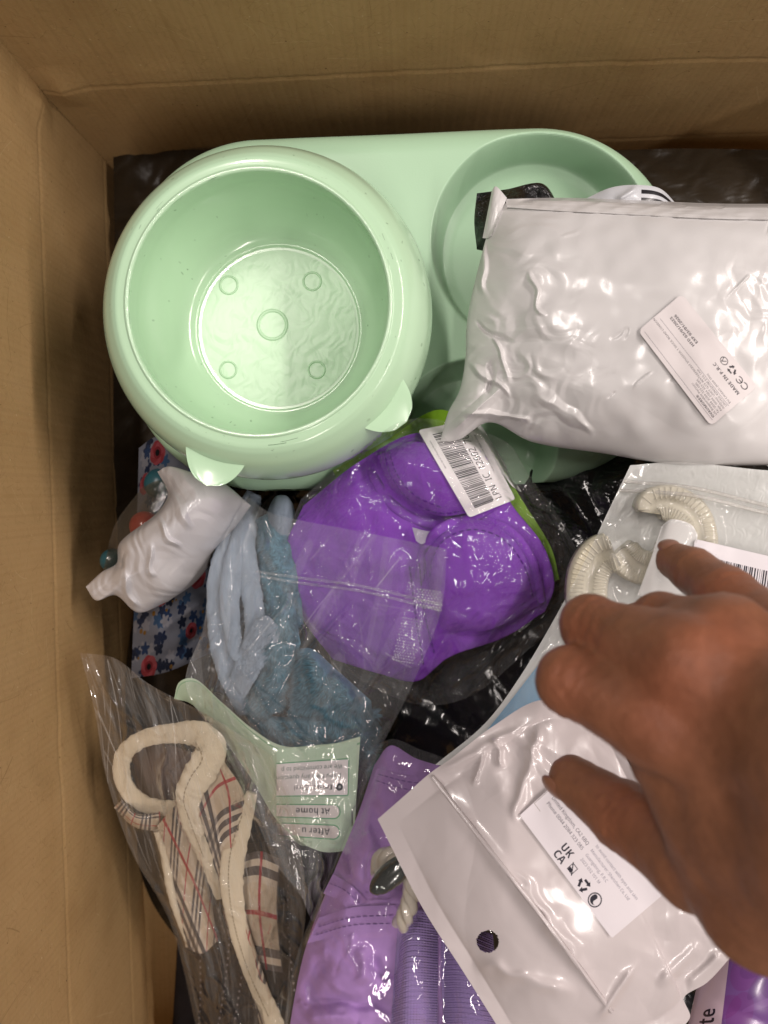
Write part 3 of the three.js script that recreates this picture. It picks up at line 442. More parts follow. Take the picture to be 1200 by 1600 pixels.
// ---------------------------------------------------------------- blue plush and felt in a zip bag
const blueC = lin(0.1, 0.21, 0.275), felt = cloth(lin(0.34, 0.41, 0.5), { bumpMap: rep(grain, 6, 6), bumpScale: 0.0008, sheen: 0.5, roughness: 1 });
function fur(g, count, len, lean) {
  const p = g.attributes.position, n = g.attributes.normal, ix = g.index.array, pos = [], nor = [], colr = [], T = ix.length / 3;
  for (let i = 0; i < count; i++) {
    const f = 3 * floor(rnd() * T), a = ix[f], b = ix[f + 1], c = ix[f + 2]; let u = rnd(), v = rnd(); if (u + v > 1) { u = 1 - u; v = 1 - v; }
    const at = (A, m) => A[m](a) * (1 - u - v) + A[m](b) * u + A[m](c) * v, o = V(at(p, 'getX'), at(p, 'getY'), at(p, 'getZ')), N = V(at(n, 'getX'), at(n, 'getY'), at(n, 'getZ')).normalize(); if (N.y < 0.05) continue;
    const w = n2(o.x * 70, o.z * 70) * 1.4, d = N.clone().multiplyScalar(0.6).add(V(cos(lean + w) * 0.8, 0.1, sin(lean + w) * 0.8)).normalize(), L = len * (0.6 + rnd() * 0.8), s = V().crossVectors(d, N).normalize().multiplyScalar(0.0003), e = o.clone().addScaledVector(d, L);
    o.addScaledVector(N, -0.0003); const tone = 0.55 + rnd() * 0.9; for (let k = 0; k < 3; k++) colr.push(tone, tone, tone); pos.push(o.x - s.x, o.y - s.y, o.z - s.z, o.x + s.x, o.y + s.y, o.z + s.z, e.x, e.y, e.z); for (let k = 0; k < 3; k++) nor.push(N.x, N.y, N.z);
  }
  const r = new THREE.BufferGeometry(); r.setAttribute('position', new THREE.Float32BufferAttribute(pos, 3)); r.setAttribute('normal', new THREE.Float32BufferAttribute(nor, 3)); r.setAttribute('uv', new THREE.Float32BufferAttribute(new Float32Array(pos.length / 3 * 2), 2)); r.setAttribute('color', new THREE.Float32BufferAttribute(colr, 3)); return r;
}
{
  const t = thing('blue_plush', 'teal blue fluffy cloth with pale grey felt straps inside the zip bag', 'plush cloth');
  const plush = phys({ color: blueC, roughness: 1, sheen: 0.6, sheenColor: lin(0.2, 0.34, 0.4), sheenRoughness: 0.6, specularIntensity: 0.2 });
  const plushFur = plush.clone(); plushFur.vertexColors = true;
  const pieces = [
    patch({ t: [[405, 950, 0.142], [450, 925, 0.147], [470, 1005, 0.148]], b: [[385, 1110, 0.132], [410, 1120, 0.136], [440, 1105, 0.136]], nu: 50, nv: 60, puff: 0.014, thick: 0.01, lump: [0.014, 0.005] }),
    patch({ t: [[455, 1030, 0.14], [480, 1012, 0.15], [530, 1050, 0.15], [580, 1095, 0.142]], b: [[455, 1120, 0.134], [500, 1130, 0.138], [550, 1150, 0.138], [585, 1170, 0.13]], nu: 60, nv: 60, puff: 0.018, thick: 0.012, lump: [0.014, 0.006] }),
    patch({ t: [[385, 1115, 0.128], [460, 1120, 0.138], [520, 1105, 0.14], [590, 1110, 0.134]], b: [[400, 1160, 0.122], [470, 1185, 0.132], [540, 1190, 0.132], [590, 1220, 0.122]], nu: 60, nv: 50, puff: 0.014, thick: 0.012, lump: [0.014, 0.006] }),
    patch({ t: [[398, 812, 0.132], [430, 800, 0.14], [462, 816, 0.134]], b: [[392, 985, 0.134], [430, 990, 0.14], [474, 975, 0.134]], nu: 50, nv: 80, puff: 0.009, pex: 0.35, thick: 0.012, lump: [0.014, 0.004] }),
  ];
  for (const [k, g] of pieces.entries()) { lay(g.clone().translate(0, k === 3 ? 0.0012 : 0.0026, 0)); const m = part('plush_body', g, plush, t); part('fur', fur(g, k === 3 ? 9000 : 26000, k === 3 ? 0.0018 : 0.0032, [1.9, 2.4, 0.6, 1.7][k]), plushFur, m, { kind: 'stuff' }); }
  part('felt_strap', rope([[392, 770, 0.118], [362, 835, 0.136], [343, 900, 0.143], [342, 980, 0.145], [356, 1045, 0.143], [386, 1112, 0.132]], [0.003, 0.0054, 0.006, 0.006, 0.0066, 0.005], { flat: 0.4, lump: 0.1, n: 200 }), felt, t);
  part('felt_strap', rope([[398, 775, 0.12], [374, 845, 0.14], [361, 905, 0.147], [360, 965, 0.149], [374, 1022, 0.15], [392, 1004, 0.15], [397, 955, 0.149], [390, 900, 0.146], [386, 845, 0.14], [400, 775, 0.118]], [0.003, 0.0048, 0.0056, 0.0056, 0.0044, 0.0046, 0.0056, 0.005, 0.0046, 0.003], { flat: 0.45, lump: 0.1, n: 240 }), felt, t);
  part('felt_tab', patch({ t: [[398, 968, 0.156], [416, 962, 0.158], [440, 982, 0.157]], b: [[358, 1062, 0.148], [380, 1088, 0.148], [404, 1052, 0.15]], l: [[398, 968, 0.156], [378, 1005, 0.152], [358, 1062, 0.148]], r: [[440, 982, 0.157], [428, 1015, 0.154], [404, 1052, 0.15]], nu: 40, nv: 50, puff: 0.0016, pex: 0.2, skin: 0.003, lump: [0.02, 0.001] }), felt, t);
  part('felt_tip', patch({ t: [[424, 785, 0.136], [432, 775, 0.139], [448, 775, 0.139], [458, 788, 0.136]], b: [[414, 835, 0.134], [436, 845, 0.14], [458, 838, 0.136]], l: [[424, 785, 0.136], [415, 808, 0.136], [414, 835, 0.134]], r: [[458, 788, 0.136], [463, 812, 0.136], [458, 838, 0.136]], nu: 30, nv: 36, puff: 0.008, pex: 0.35, thick: 0.01 }), felt, t);
  for (const m of [...t.children]) if (/felt/.test(m.name)) part('fuzz', fur(m.geometry, 5000, 0.0011, 1.2), felt, m, { kind: 'stuff' });
  settle(t);
}
// mint card
{
  const t = thing('mint_card', 'pale mint printed instruction card with green frames, upside down inside the zip bag', 'card');
  const cardTex = canvasTex(256, 512, (g, w, h) => { g.fillStyle = '#aec1a8'; g.fillRect(0, 0, w, h); g.fillStyle = '#6f9f78'; g.fillRect(0, 26, w, 9); }), cardMat = phys({ map: cardTex, roughness: 0.5 });
  part('card_sheet', patch({ t: [[272, 1092, 0.138], [280, 1066, 0.146], [302, 1060, 0.149], [345, 1096, 0.148], [396, 1140, 0.15], [440, 1165, 0.153], [505, 1165, 0.155], [563, 1151, 0.152]], b: [[300, 1098, 0.13], [345, 1150, 0.13], [392, 1215, 0.134], [440, 1290, 0.138], [500, 1330, 0.142], [552, 1328, 0.14]], nu: 110, nv: 60, skin: 0.0006, over: 0.001, smooth: 10 }), cardMat, t);
  const tex = canvasTex(1024, 1280, (g, w, h) => {
    g.fillStyle = '#aec4ab'; g.fillRect(0, 0, w, h);
    const rr = (x, y, W, H, r, f) => { g.beginPath(); g.roundRect(x, y, W, H, r); g.fillStyle = f; g.fill(); g.strokeStyle = '#4f9568'; g.lineWidth = 14; g.stroke(); };
    rr(200, 110, 1000, 170, 90, '#c6bdb9'); rr(200, 360, 1000, 170, 90, '#cfc7c4'); rr(100, 640, 1000, 440, 24, '#d8d1d2');
    g.fillStyle = '#4c4c50'; g.font = 'bold 110px sans-serif'; g.fillText('After u', 330, 236); g.fillStyle = '#3a3a40'; g.fillText('At home', 330, 486);
    g.beginPath(); g.arc(215, 745, 46, 0, 7); g.fillStyle = '#2b2f36'; g.fill(); g.fillStyle = '#cfd0d0'; g.font = 'bold 40px sans-serif'; g.fillText('@', 194, 760);
    g.fillStyle = '#2e2e34'; g.font = 'bold 84px sans-serif'; g.fillText('Email:', 300, 776); g.font = '84px sans-serif'; g.fillStyle = '#55555c'; g.fillText('Zorel', 610, 776);
    g.font = '76px sans-serif'; g.fillStyle = '#3e5a50'; g.fillText('If you have any question', 190, 910); g.fillText('We are committed to p', 180, 1020);
  });
  part('printed_panel', paper([[554, 1328], [432, 1318], [432, 1170], [558, 1158]], 0.0005, { rad: 0.001, smooth: 2, n: 30, m: 30 }), paperMat(tex), t); settle(t);
}
// ---------------------------------------------------------------- plaid harness and dark dotted cloth under the left clear bag
const plaidTex = canvasTex(1024, 1024, (g, w, h) => {
  g.fillStyle = '#d3c3ae'; g.fillRect(0, 0, w, h);
  const band = (x, W, c, v) => { g.fillStyle = c; v ? g.fillRect(x, 0, W, h) : g.fillRect(0, x, w, W); };
  for (const v of [0, 1]) for (let k = 0; k < 2; k++) { const o = k * 512 + 40; for (const i of [0, 1, 2]) { band(o + i * 74, 42, 'rgba(46,44,52,0.74)', v); band(o + 42 + i * 74, 32, 'rgba(232,224,214,0.45)', v); } band(o + 346, 22, 'rgba(170,28,44,0.8)', v); }
  for (let i = 0; i < w; i += 4) { g.strokeStyle = 'rgba(255,245,230,0.12)'; g.beginPath(); g.moveTo(i, 0); g.lineTo(i + 40, h); g.stroke(); }
}); plaidTex.wrapS = plaidTex.wrapT = THREE.RepeatWrapping;
const plaid = (x, y, r = 0) => { const c = plaidTex.clone(); c.repeat.set(x, y); c.rotation = r; c.needsUpdate = true; return cloth(lin(0.95, 0.95, 0.95), { map: c, sheenColor: lin(0.3, 0.28, 0.25) }); };
const cream = cloth(lin(0.66, 0.6, 0.48), { bumpMap: rep(grain, 3, 3), bumpScale: 0.0005 });
{
  const d = thing('dark_garment', 'dark cloth with lines of white dots, deep below the plaid straps', 'garment');
  const dots = canvasTex(512, 512, (g, w, h) => { g.fillStyle = '#1b1719'; g.fillRect(0, 0, w, h); g.fillStyle = '#9a949a'; for (let k = 0; k < 5; k++) for (let i = 0; i < 40; i++) { const a = i / 40 * 3; g.beginPath(); g.arc(40 + k * 100 + 50 * sin(a + k), 20 + i * 13, 2.6, 0, 7); g.fill(); } });
  part('cloth_body', patch({ t: [[285, 1350, 0.045], [380, 1320, 0.075], [500, 1310, 0.09]], b: [[262, 1720, 0.015], [400, 1740, 0.03], [520, 1740, 0.05]], nu: 50, nv: 60, puff: 0.015, thick: 0.02, lump: [0.03, 0.006] }), cloth(lin(1, 1, 1), { map: dots, sheen: 0 }), d); settle(d);
  const t = thing('plaid_harness', 'beige plaid pet harness with cream piping inside the left clear bag', 'pet harness');
  part('plaid_panel', patch({ t: [[302, 1195, 0.142], [324, 1170, 0.145], [350, 1188, 0.143]], b: [[420, 1650, 0.07], [440, 1655, 0.072], [462, 1650, 0.075]], l: [[302, 1195, 0.142], [298, 1250, 0.137], [322, 1320, 0.126], [352, 1410, 0.108], [384, 1520, 0.088], [420, 1650, 0.07]], r: [[350, 1188, 0.143], [384, 1245, 0.139], [376, 1320, 0.131], [378, 1400, 0.118], [408, 1510, 0.1], [462, 1650, 0.075]], nu: 50, nv: 160, puff: 0.005, thick: 0.006, lump: [0.02, 0.002], folds: [[302, 1240, 352, 1330, 8, 0.005], [345, 1240, 330, 1320, 8, -0.004, 1]] }), plaid(0.5, 2.0, 0.12), t);
  { const m = plaid(0.34, 0.52); m.map.offset.set(0.21, 0.36); part('plaid_panel', patch({ t: [[376, 1338, 0.118], [405, 1330, 0.121], [438, 1342, 0.119]], b: [[390, 1505, 0.088], [415, 1515, 0.09], [442, 1520, 0.088]], l: [[376, 1338, 0.118], [374, 1420, 0.106], [390, 1505, 0.088]], r: [[438, 1342, 0.119], [434, 1420, 0.108], [442, 1520, 0.088]], nu: 50, nv: 80, puff: 0.006, thick: 0.006, lump: [0.02, 0.0025] }), m, t); }
  part('plaid_panel', patch({ t: [[190, 1250, 0.112], [215, 1272, 0.118], [250, 1268, 0.118]], b: [[178, 1262, 0.106], [210, 1292, 0.108], [252, 1300, 0.108]], nu: 40, nv: 24, puff: 0.006, thick: 0.008 }), plaid(0.9, 0.4), t);
  part('plaid_panel', patch({ t: [[246, 1290, 0.116], [278, 1258, 0.122], [308, 1270, 0.12]], b: [[290, 1480, 0.078], [315, 1490, 0.08], [340, 1470, 0.08]], nu: 50, nv: 90, puff: 0.008, thick: 0.006, lump: [0.02, 0.003] }), plaid(0.5, 1.0, 0.7), t);
  part('piping', rope([[300, 1252, 0.118], [268, 1262, 0.114], [232, 1258, 0.112], [204, 1240, 0.113], [190, 1208, 0.117], [196, 1176, 0.122], [226, 1154, 0.128], [272, 1146, 0.136], [314, 1150, 0.144], [330, 1172, 0.148], [314, 1204, 0.147], [296, 1236, 0.143], [295, 1265, 0.139], [306, 1305, 0.132], [326, 1352, 0.121], [342, 1404, 0.108]], [0.003, 0.0046, 0.0052, 0.0054, 0.005, 0.0048, 0.0052, 0.0062, 0.0082, 0.0086, 0.0074, 0.0056, 0.0046, 0.0042, 0.0036, 0.002], { flat: 0.32, lump: 0.09, fold: 0.1, n: 260 }), cream, t, { label: 'cream piping that loops into a ring at the neck' });
  part('piping', rope([[394, 1238, 0.14], [384, 1270, 0.137], [370, 1312, 0.133], [362, 1360, 0.127], [368, 1430, 0.115], [390, 1510, 0.1], [425, 1590, 0.088], [450, 1650, 0.08]], [0.003, 0.0064, 0.007, 0.006, 0.0054, 0.0054, 0.0058, 0.006], { flat: 0.22, lump: 0.06, n: 160 }), cream, t);
  part('piping', rope([[244, 1298, 0.116], [258, 1340, 0.108], [270, 1400, 0.096], [292, 1470, 0.08]], [0.0016, 0.003, 0.0028, 0.0016]), cream, t);
  part('piping', rope([[290, 1290, 0.118], [300, 1350, 0.105], [312, 1420, 0.09]], [0.001, 0.002, 0.0012]), cream, t);
  for (const q of [[[306, 1160], [316, 1185], [298, 1215], [287, 1248], [300, 1292], [320, 1345]], [[378, 1275], [364, 1315], [357, 1362], [363, 1430], [386, 1512], [420, 1590]]]) part('stitching', stitches(q, 0.0018, 0.0012, 0.0003, 0.0002), cloth(lin(0.4, 0.34, 0.25)), t);
  part('loop_lining', patch({ t: [[205, 1175, 0.105], [240, 1160, 0.108], [300, 1175, 0.115]], b: [[215, 1235, 0.095], [250, 1250, 0.1], [305, 1240, 0.11]], nu: 24, nv: 24, puff: 0.004, thick: 0.004 }), cloth(lin(0.13, 0.09, 0.08)), t);
  settle(t);
}
// clear bag over the plaid
{
  const b = thing('clear_bag', 'tall crinkled clear bag of the plaid harness, standing against the left box wall', 'plastic bag');
  part('film_front', patch({
    t: [[125, 1020, 0.135], [178, 1028, 0.145], [232, 1068, 0.15], [330, 1120, 0.156], [425, 1180, 0.158]],
    b: [[310, 1620, 0.03], [350, 1660, 0.06], [440, 1660, 0.085]],
    l: [[125, 1020, 0.135], [148, 1110, 0.135], [165, 1210, 0.118], [205, 1330, 0.095], [265, 1440, 0.065], [310, 1620, 0.03]],
    r: [[425, 1180, 0.158], [450, 1250, 0.155], [470, 1330, 0.148], [478, 1420, 0.13], [460, 1540, 0.1], [440, 1660, 0.085]],
    nu: 240, nv: 300, over: 0.002, smooth: 16, crump: [{ s: 0.04, a: 0.006, seed: 3 }, { s: 0.014, a: 0.0022, seed: 5 }],
    auto: [{ n: 34, dir: 1.25, spread: 0.7, len: 170, w: 7, h: 0.008 }, { n: 16, dir: 0.4, spread: 1, len: 60, w: 5, h: 0.003, v: [0, 0.3] }, { n: 18, dir: 2.2, spread: 1.4, len: 55, w: 5, h: 0.0035, u: [0.55, 1] }],
    folds: [[180, 1035, 420, 1175, 10, 0.006], [150, 1060, 240, 1160, 10, 0.006], [335, 1130, 408, 1300, 7, 0.006], [440, 1420, 380, 1550, 6, 0.007], [165, 1130, 290, 1150, 6, 0.005], [300, 1180, 320, 1300, 8, 0.004], [408, 1300, 440, 1220, 6, 0.005], [420, 1250, 450, 1330, 6, 0.005], [395, 1440, 450, 1400, 8, 0.005], [300, 1400, 330, 1580, 8, 0.006], [330, 1330, 370, 1560, 8, 0.005]],
  }), film({ transmission: 0.975, transmissionMap: creaseMap(1.45, 1.1, 260, 0.4), roughness: 0.06, color: lin(0.93, 0.9, 0.86), bumpScale: 0.0005 }), b);
  settle(b);
}
// zip bag of the blue plush: body, ribbed zip strip and upper flap over the purple garment
{
  const b = thing('clear_zip_bag', 'clear zip bag with sealed dotted edge, its flap lying over the purple garment', 'plastic bag');
  part('film_front', patch({
    t: [[386, 775, 0.15], [420, 800, 0.156], [455, 810, 0.16], [560, 830, 0.172], [698, 858, 0.186]],
    b: [[430, 1350, 0.15], [470, 1400, 0.152], [490, 1440, 0.145], [505, 1400, 0.14]],
    l: [[386, 775, 0.15], [330, 880, 0.148], [318, 980, 0.146], [290, 1070, 0.15], [350, 1170, 0.155], [430, 1350, 0.15]],
    r: [[698, 858, 0.186], [690, 950, 0.178], [642, 1075, 0.16], [590, 1180, 0.15], [555, 1270, 0.142], [505, 1400, 0.14]],
    nu: 240, nv: 300, over: 0.0016, smooth: 18, crump: [{ s: 0.04, a: 0.0045, seed: 2 }, { s: 0.014, a: 0.0017, seed: 6 }],
    auto: [{ n: 30, dir: 1.2, spread: 1.4, len: 90, w: 5, h: 0.0042 }, { n: 22, dir: 1.8, spread: 0.4, len: 130, w: 5, h: 0.006, u: [0, 0.2], v: [0, 0.5] }, { n: 10, dir: 1.5, spread: 0.5, len: 55, w: 5, h: 0.003, u: [0.3, 0.9], v: [0, 0.1] }],
    folds: [[388, 780, 372, 890, 7, 0.006], [360, 830, 345, 960, 7, 0.005], [458, 812, 440, 890, 6, 0.004], [400, 892, 560, 915, 4, 0.004], [470, 905, 680, 940, 4, 0.004], [560, 930, 470, 1030, 6, 0.006], [470, 1030, 440, 1060, 5, 0.005], [365, 1030, 430, 1120, 5, 0.005], [430, 1120, 480, 1160, 5, 0.005], [520, 980, 600, 1060, 8, 0.004], [560, 840, 545, 920, 7, 0.005], [580, 845, 575, 925, 6, 0.004], [425, 930, 425, 960, 5, 0.005], [450, 920, 440, 965, 5, 0.005], [620, 1020, 560, 1090, 7, 0.004], [430, 1190, 445, 1280, 7, 0.006], [460, 1230, 430, 1290, 6, 0.006], [370, 1050, 520, 1180, 6, 0.004]],
  }), film({ transmission: 0.955, transmissionMap: creaseMap(1.3, 2.6, 110, 0.3), roughness: 0.05, bumpScale: 0.0005 }), b);
  const bead = new THREE.SphereGeometry(0.0005, 6, 4), dots = [];
  for (const [x0, y0, x1, y1, W] of [[652, 920, 692, 952, 40], [630, 965, 668, 1035, 34]]) for (let i = 0; i < 8; i++) for (let j = 0, J = y1 - y0 > 50 ? 16 : 8; j < J; j++) { const u = i / 8 + (j % 2) / 16, v = j / J, px = x0 + W * u, py = y0 + (y1 - y0) * v + 6 * u, g = bead.clone(), p = P(px + (y1 - y0 > 50 ? -18 * v : 0), py, under(px, py) + 0.0003); g.scale(1, 0.5, 1); g.translate(p.x, p.y, p.z); dots.push(g); }
  part('dotted_seal', mergeGeometries(dots), film({ transmission: 0.84, roughness: 0.08, bumpMap: null }), b);
  for (const q of [[[398, 893], [470, 903], [560, 915], [690, 945]], [[405, 900], [470, 911], [560, 923], [688, 953]]]) part('zip_ridge', tube(q.map(([a, c]) => [a, c, under(a, c) + 0.0006]), 0.0008, { n: 90, m: 6 }), clearFilm, b);
  settle(b);
}
// ---------------------------------------------------------------- lilac garment, ribbed straps, cord and toggle, in a clear bag
{
  const t = thing('lilac_garment', 'lilac cloth garment with double stitched bands at the bottom of the picture', 'garment');
  part('cloth_body', patch({
    t: [[585, 1195, 0.142], [610, 1165, 0.15], [650, 1185, 0.152], [700, 1200, 0.15]], b: [[440, 1680, 0.13], [520, 1690, 0.14], [620, 1690, 0.14], [740, 1690, 0.14]],
    l: [[585, 1195, 0.142], [560, 1270, 0.146], [515, 1380, 0.146], [475, 1490, 0.142], [440, 1680, 0.13]], r: [[700, 1200, 0.15], [700, 1400, 0.15], [740, 1690, 0.14]], nu: 150, nv: 230, puff: 0.016, thick: 0.02, lump: [0.04, 0.004], crump: [{ s: 0.022, a: 0.0016, seed: 6, e: 0.06, o: 4 }], auto: [{ n: 12, dir: 1.2, spread: 1, len: 50, w: 8, h: 0.002, v: [0.55, 0.9] }],
    folds: [[515, 1345, 575, 1410, 12, -0.006, 1], [600, 1390, 580, 1330, 10, -0.004, 1], [470, 1560, 620, 1570, 12, -0.006, 1], [510, 1490, 480, 1560, 12, -0.005, 1], [570, 1500, 620, 1530, 9, -0.006, 1], [596, 1290, 540, 1400, 14, 0.003, 1], [575, 1250, 600, 1330, 12, -0.003, 1], [560, 1470, 575, 1540, 10, 0.004, 1], [470, 1590, 560, 1585, 10, 0.004, 1]],
  }), lilac, t);
  const band = (o, st) => { const m = part('band', patch({ nu: 60, nv: 16, puff: 0.0022, over: 0.0012, smooth: 6, ...o }), lilac, t); for (const s of st) part('stitching', stitches(s), cloth(lin(0.27, 0.14, 0.4)), m); };
  band({ t: [[590, 1200, 0.15], [640, 1212, 0.158], [690, 1215, 0.158]], b: [[580, 1228, 0.15], [630, 1242, 0.158], [680, 1246, 0.158]] }, [[[592, 1210], [640, 1222], [685, 1224]], [[588, 1220], [634, 1233], [680, 1236]]]);
  band({ t: [[498, 1434, 0.156], [550, 1418, 0.164], [640, 1414, 0.166]], b: [[480, 1474, 0.154], [550, 1460, 0.162], [640, 1456, 0.164]] }, [[[498, 1448], [550, 1434], [620, 1430]], [[494, 1461], [550, 1446], [620, 1443]]]);
  band({ t: [[520, 1366, 0.155], [545, 1380, 0.16], [575, 1408, 0.16]], b: [[505, 1396, 0.154], [525, 1405, 0.158], [545, 1420, 0.158]] }, [[[515, 1380], [540, 1392], [562, 1412]]]);
  settle(t);
  const ribTex = dataTex(128, 512, (u, v, x, y) => 0.5 + 0.34 * sin(y * 2 * PI / 8) + 0.12 * sin(x * 2 * PI / 8)), ribMat = phys({ color: lin(0.26, 0.17, 0.42), roughness: 0.9, bumpMap: ribTex, bumpScale: 0.0006, sheen: 0.3, sheenColor: lin(0.4, 0.3, 0.5) });
  const ribs = (o, label, rot) => {
    const r = thing('ribbed_strap', label, 'strap', undefined), rg = [];
    part('strap_body', patch({ nu: 50, nv: 260, puff: 0.016, pex: 0.45, thick: 0.01, over: 0.001, smooth: 1, shape: (u, v) => 0.00045 * abs(sin(v * o.ribs * PI)), ...o }), ribMat, r); settle(r);
  };
  ribs({ ribs: 34, t: [[622, 1440, 0.16], [640, 1422, 0.162], [684, 1425, 0.16]], b: [[605, 1690, 0.15], [640, 1690, 0.15], [682, 1690, 0.15]], l: [[622, 1440, 0.16], [615, 1540, 0.156], [605, 1690, 0.15]], r: [[684, 1425, 0.16], [684, 1540, 0.156], [682, 1690, 0.15]] }, 'ribbed violet strap running down beside the lilac garment, below the cream cord');
  ribs({ ribs: 34, t: [[690, 1440, 0.15], [720, 1440, 0.155], [770, 1460, 0.155]], b: [[700, 1690, 0.15], [740, 1690, 0.15], [790, 1690, 0.15]], l: [[690, 1440, 0.15], [690, 1540, 0.15], [700, 1690, 0.15]] }, 'ribbed darker violet strap half hidden under the pearly pouch');
  const cmat = cloth(lin(0.62, 0.55, 0.46), { roughness: 1, bumpMap: rep(grain, 4, 4), bumpScale: 0.0004 });
  const c = thing('cord', 'twisted cream cord hanging from a dark toggle over the lilac garment', 'cord');
  const strand = (pts, ph) => { const cv = curve3(pts), out = [], N = 80; for (let i = 0; i <= N; i++) { const p = cv.getPoint(i / N), tg = cv.getTangent(i / N), a = i / N * 17 + ph, s = V().crossVectors(tg, V(0, 1, 0)).normalize(); out.push(p.clone().addScaledVector(s, cos(a) * 0.0021).add(V(0, sin(a) * 0.0021, 0))); } const g = new THREE.TubeGeometry(new THREE.CatmullRomCurve3(out), 160, 0.0026, 8); lay(g); return g; };
  for (let k = 0; k < 3; k++) part('strand', strand([[596, 1372, 0.182], [592, 1350, 0.184], [610, 1336, 0.188], [640, 1352, 0.19], [644, 1384, 0.19], [642, 1404, 0.188], [634, 1428, 0.186], [626, 1446, 0.18]], k * 2.094), cmat, c);
  settle(c);
  const tg = thing('toggle', 'dark shiny oval toggle bead threaded on the cream cord', 'toggle');
  const q = new THREE.SphereGeometry(1, 40, 24); q.scale(0.0135, 0.0055, 0.0058); const pc = P(612, 1366, 0.193); q.rotateY(0.72); q.translate(pc.x, pc.y, pc.z); lay(q);
  part('toggle_body', q, phys({ color: lin(0.014, 0.016, 0.012), roughness: 0.2 }), tg); settle(tg);
  const b = thing('clear_bag', 'clear bag stretched tight over the lilac garment, cord and ribbed straps', 'plastic bag');
  part('film_front', patch({ t: [[575, 1180, 0.148], [610, 1155, 0.156], [660, 1172, 0.158], [740, 1200, 0.16]], b: [[430, 1690, 0.13], [540, 1700, 0.16], [800, 1700, 0.16]], l: [[575, 1180, 0.148], [545, 1290, 0.15], [500, 1400, 0.15], [462, 1500, 0.146], [430, 1690, 0.13]], nu: 200, nv: 260, over: 0.002, smooth: 24, crump: [{ s: 0.04, a: 0.003, seed: 7 }, { s: 0.016, a: 0.001, seed: 3 }], auto: [{ n: 12, dir: 1, spread: 2.4, len: 50, w: 4.5, h: 0.0018 }],
    folds: [[508, 1390, 500, 1440, 6, 0.005], [530, 1460, 560, 1530, 5, 0.003], [470, 1540, 490, 1570, 8, 0.004], [560, 1310, 610, 1300, 5, 0.003], [650, 1570, 670, 1600, 10, 0.004]] }), film({ transmission: 0.97, roughness: 0.045, bumpScale: 0.0004 }), b); settle(b);
}
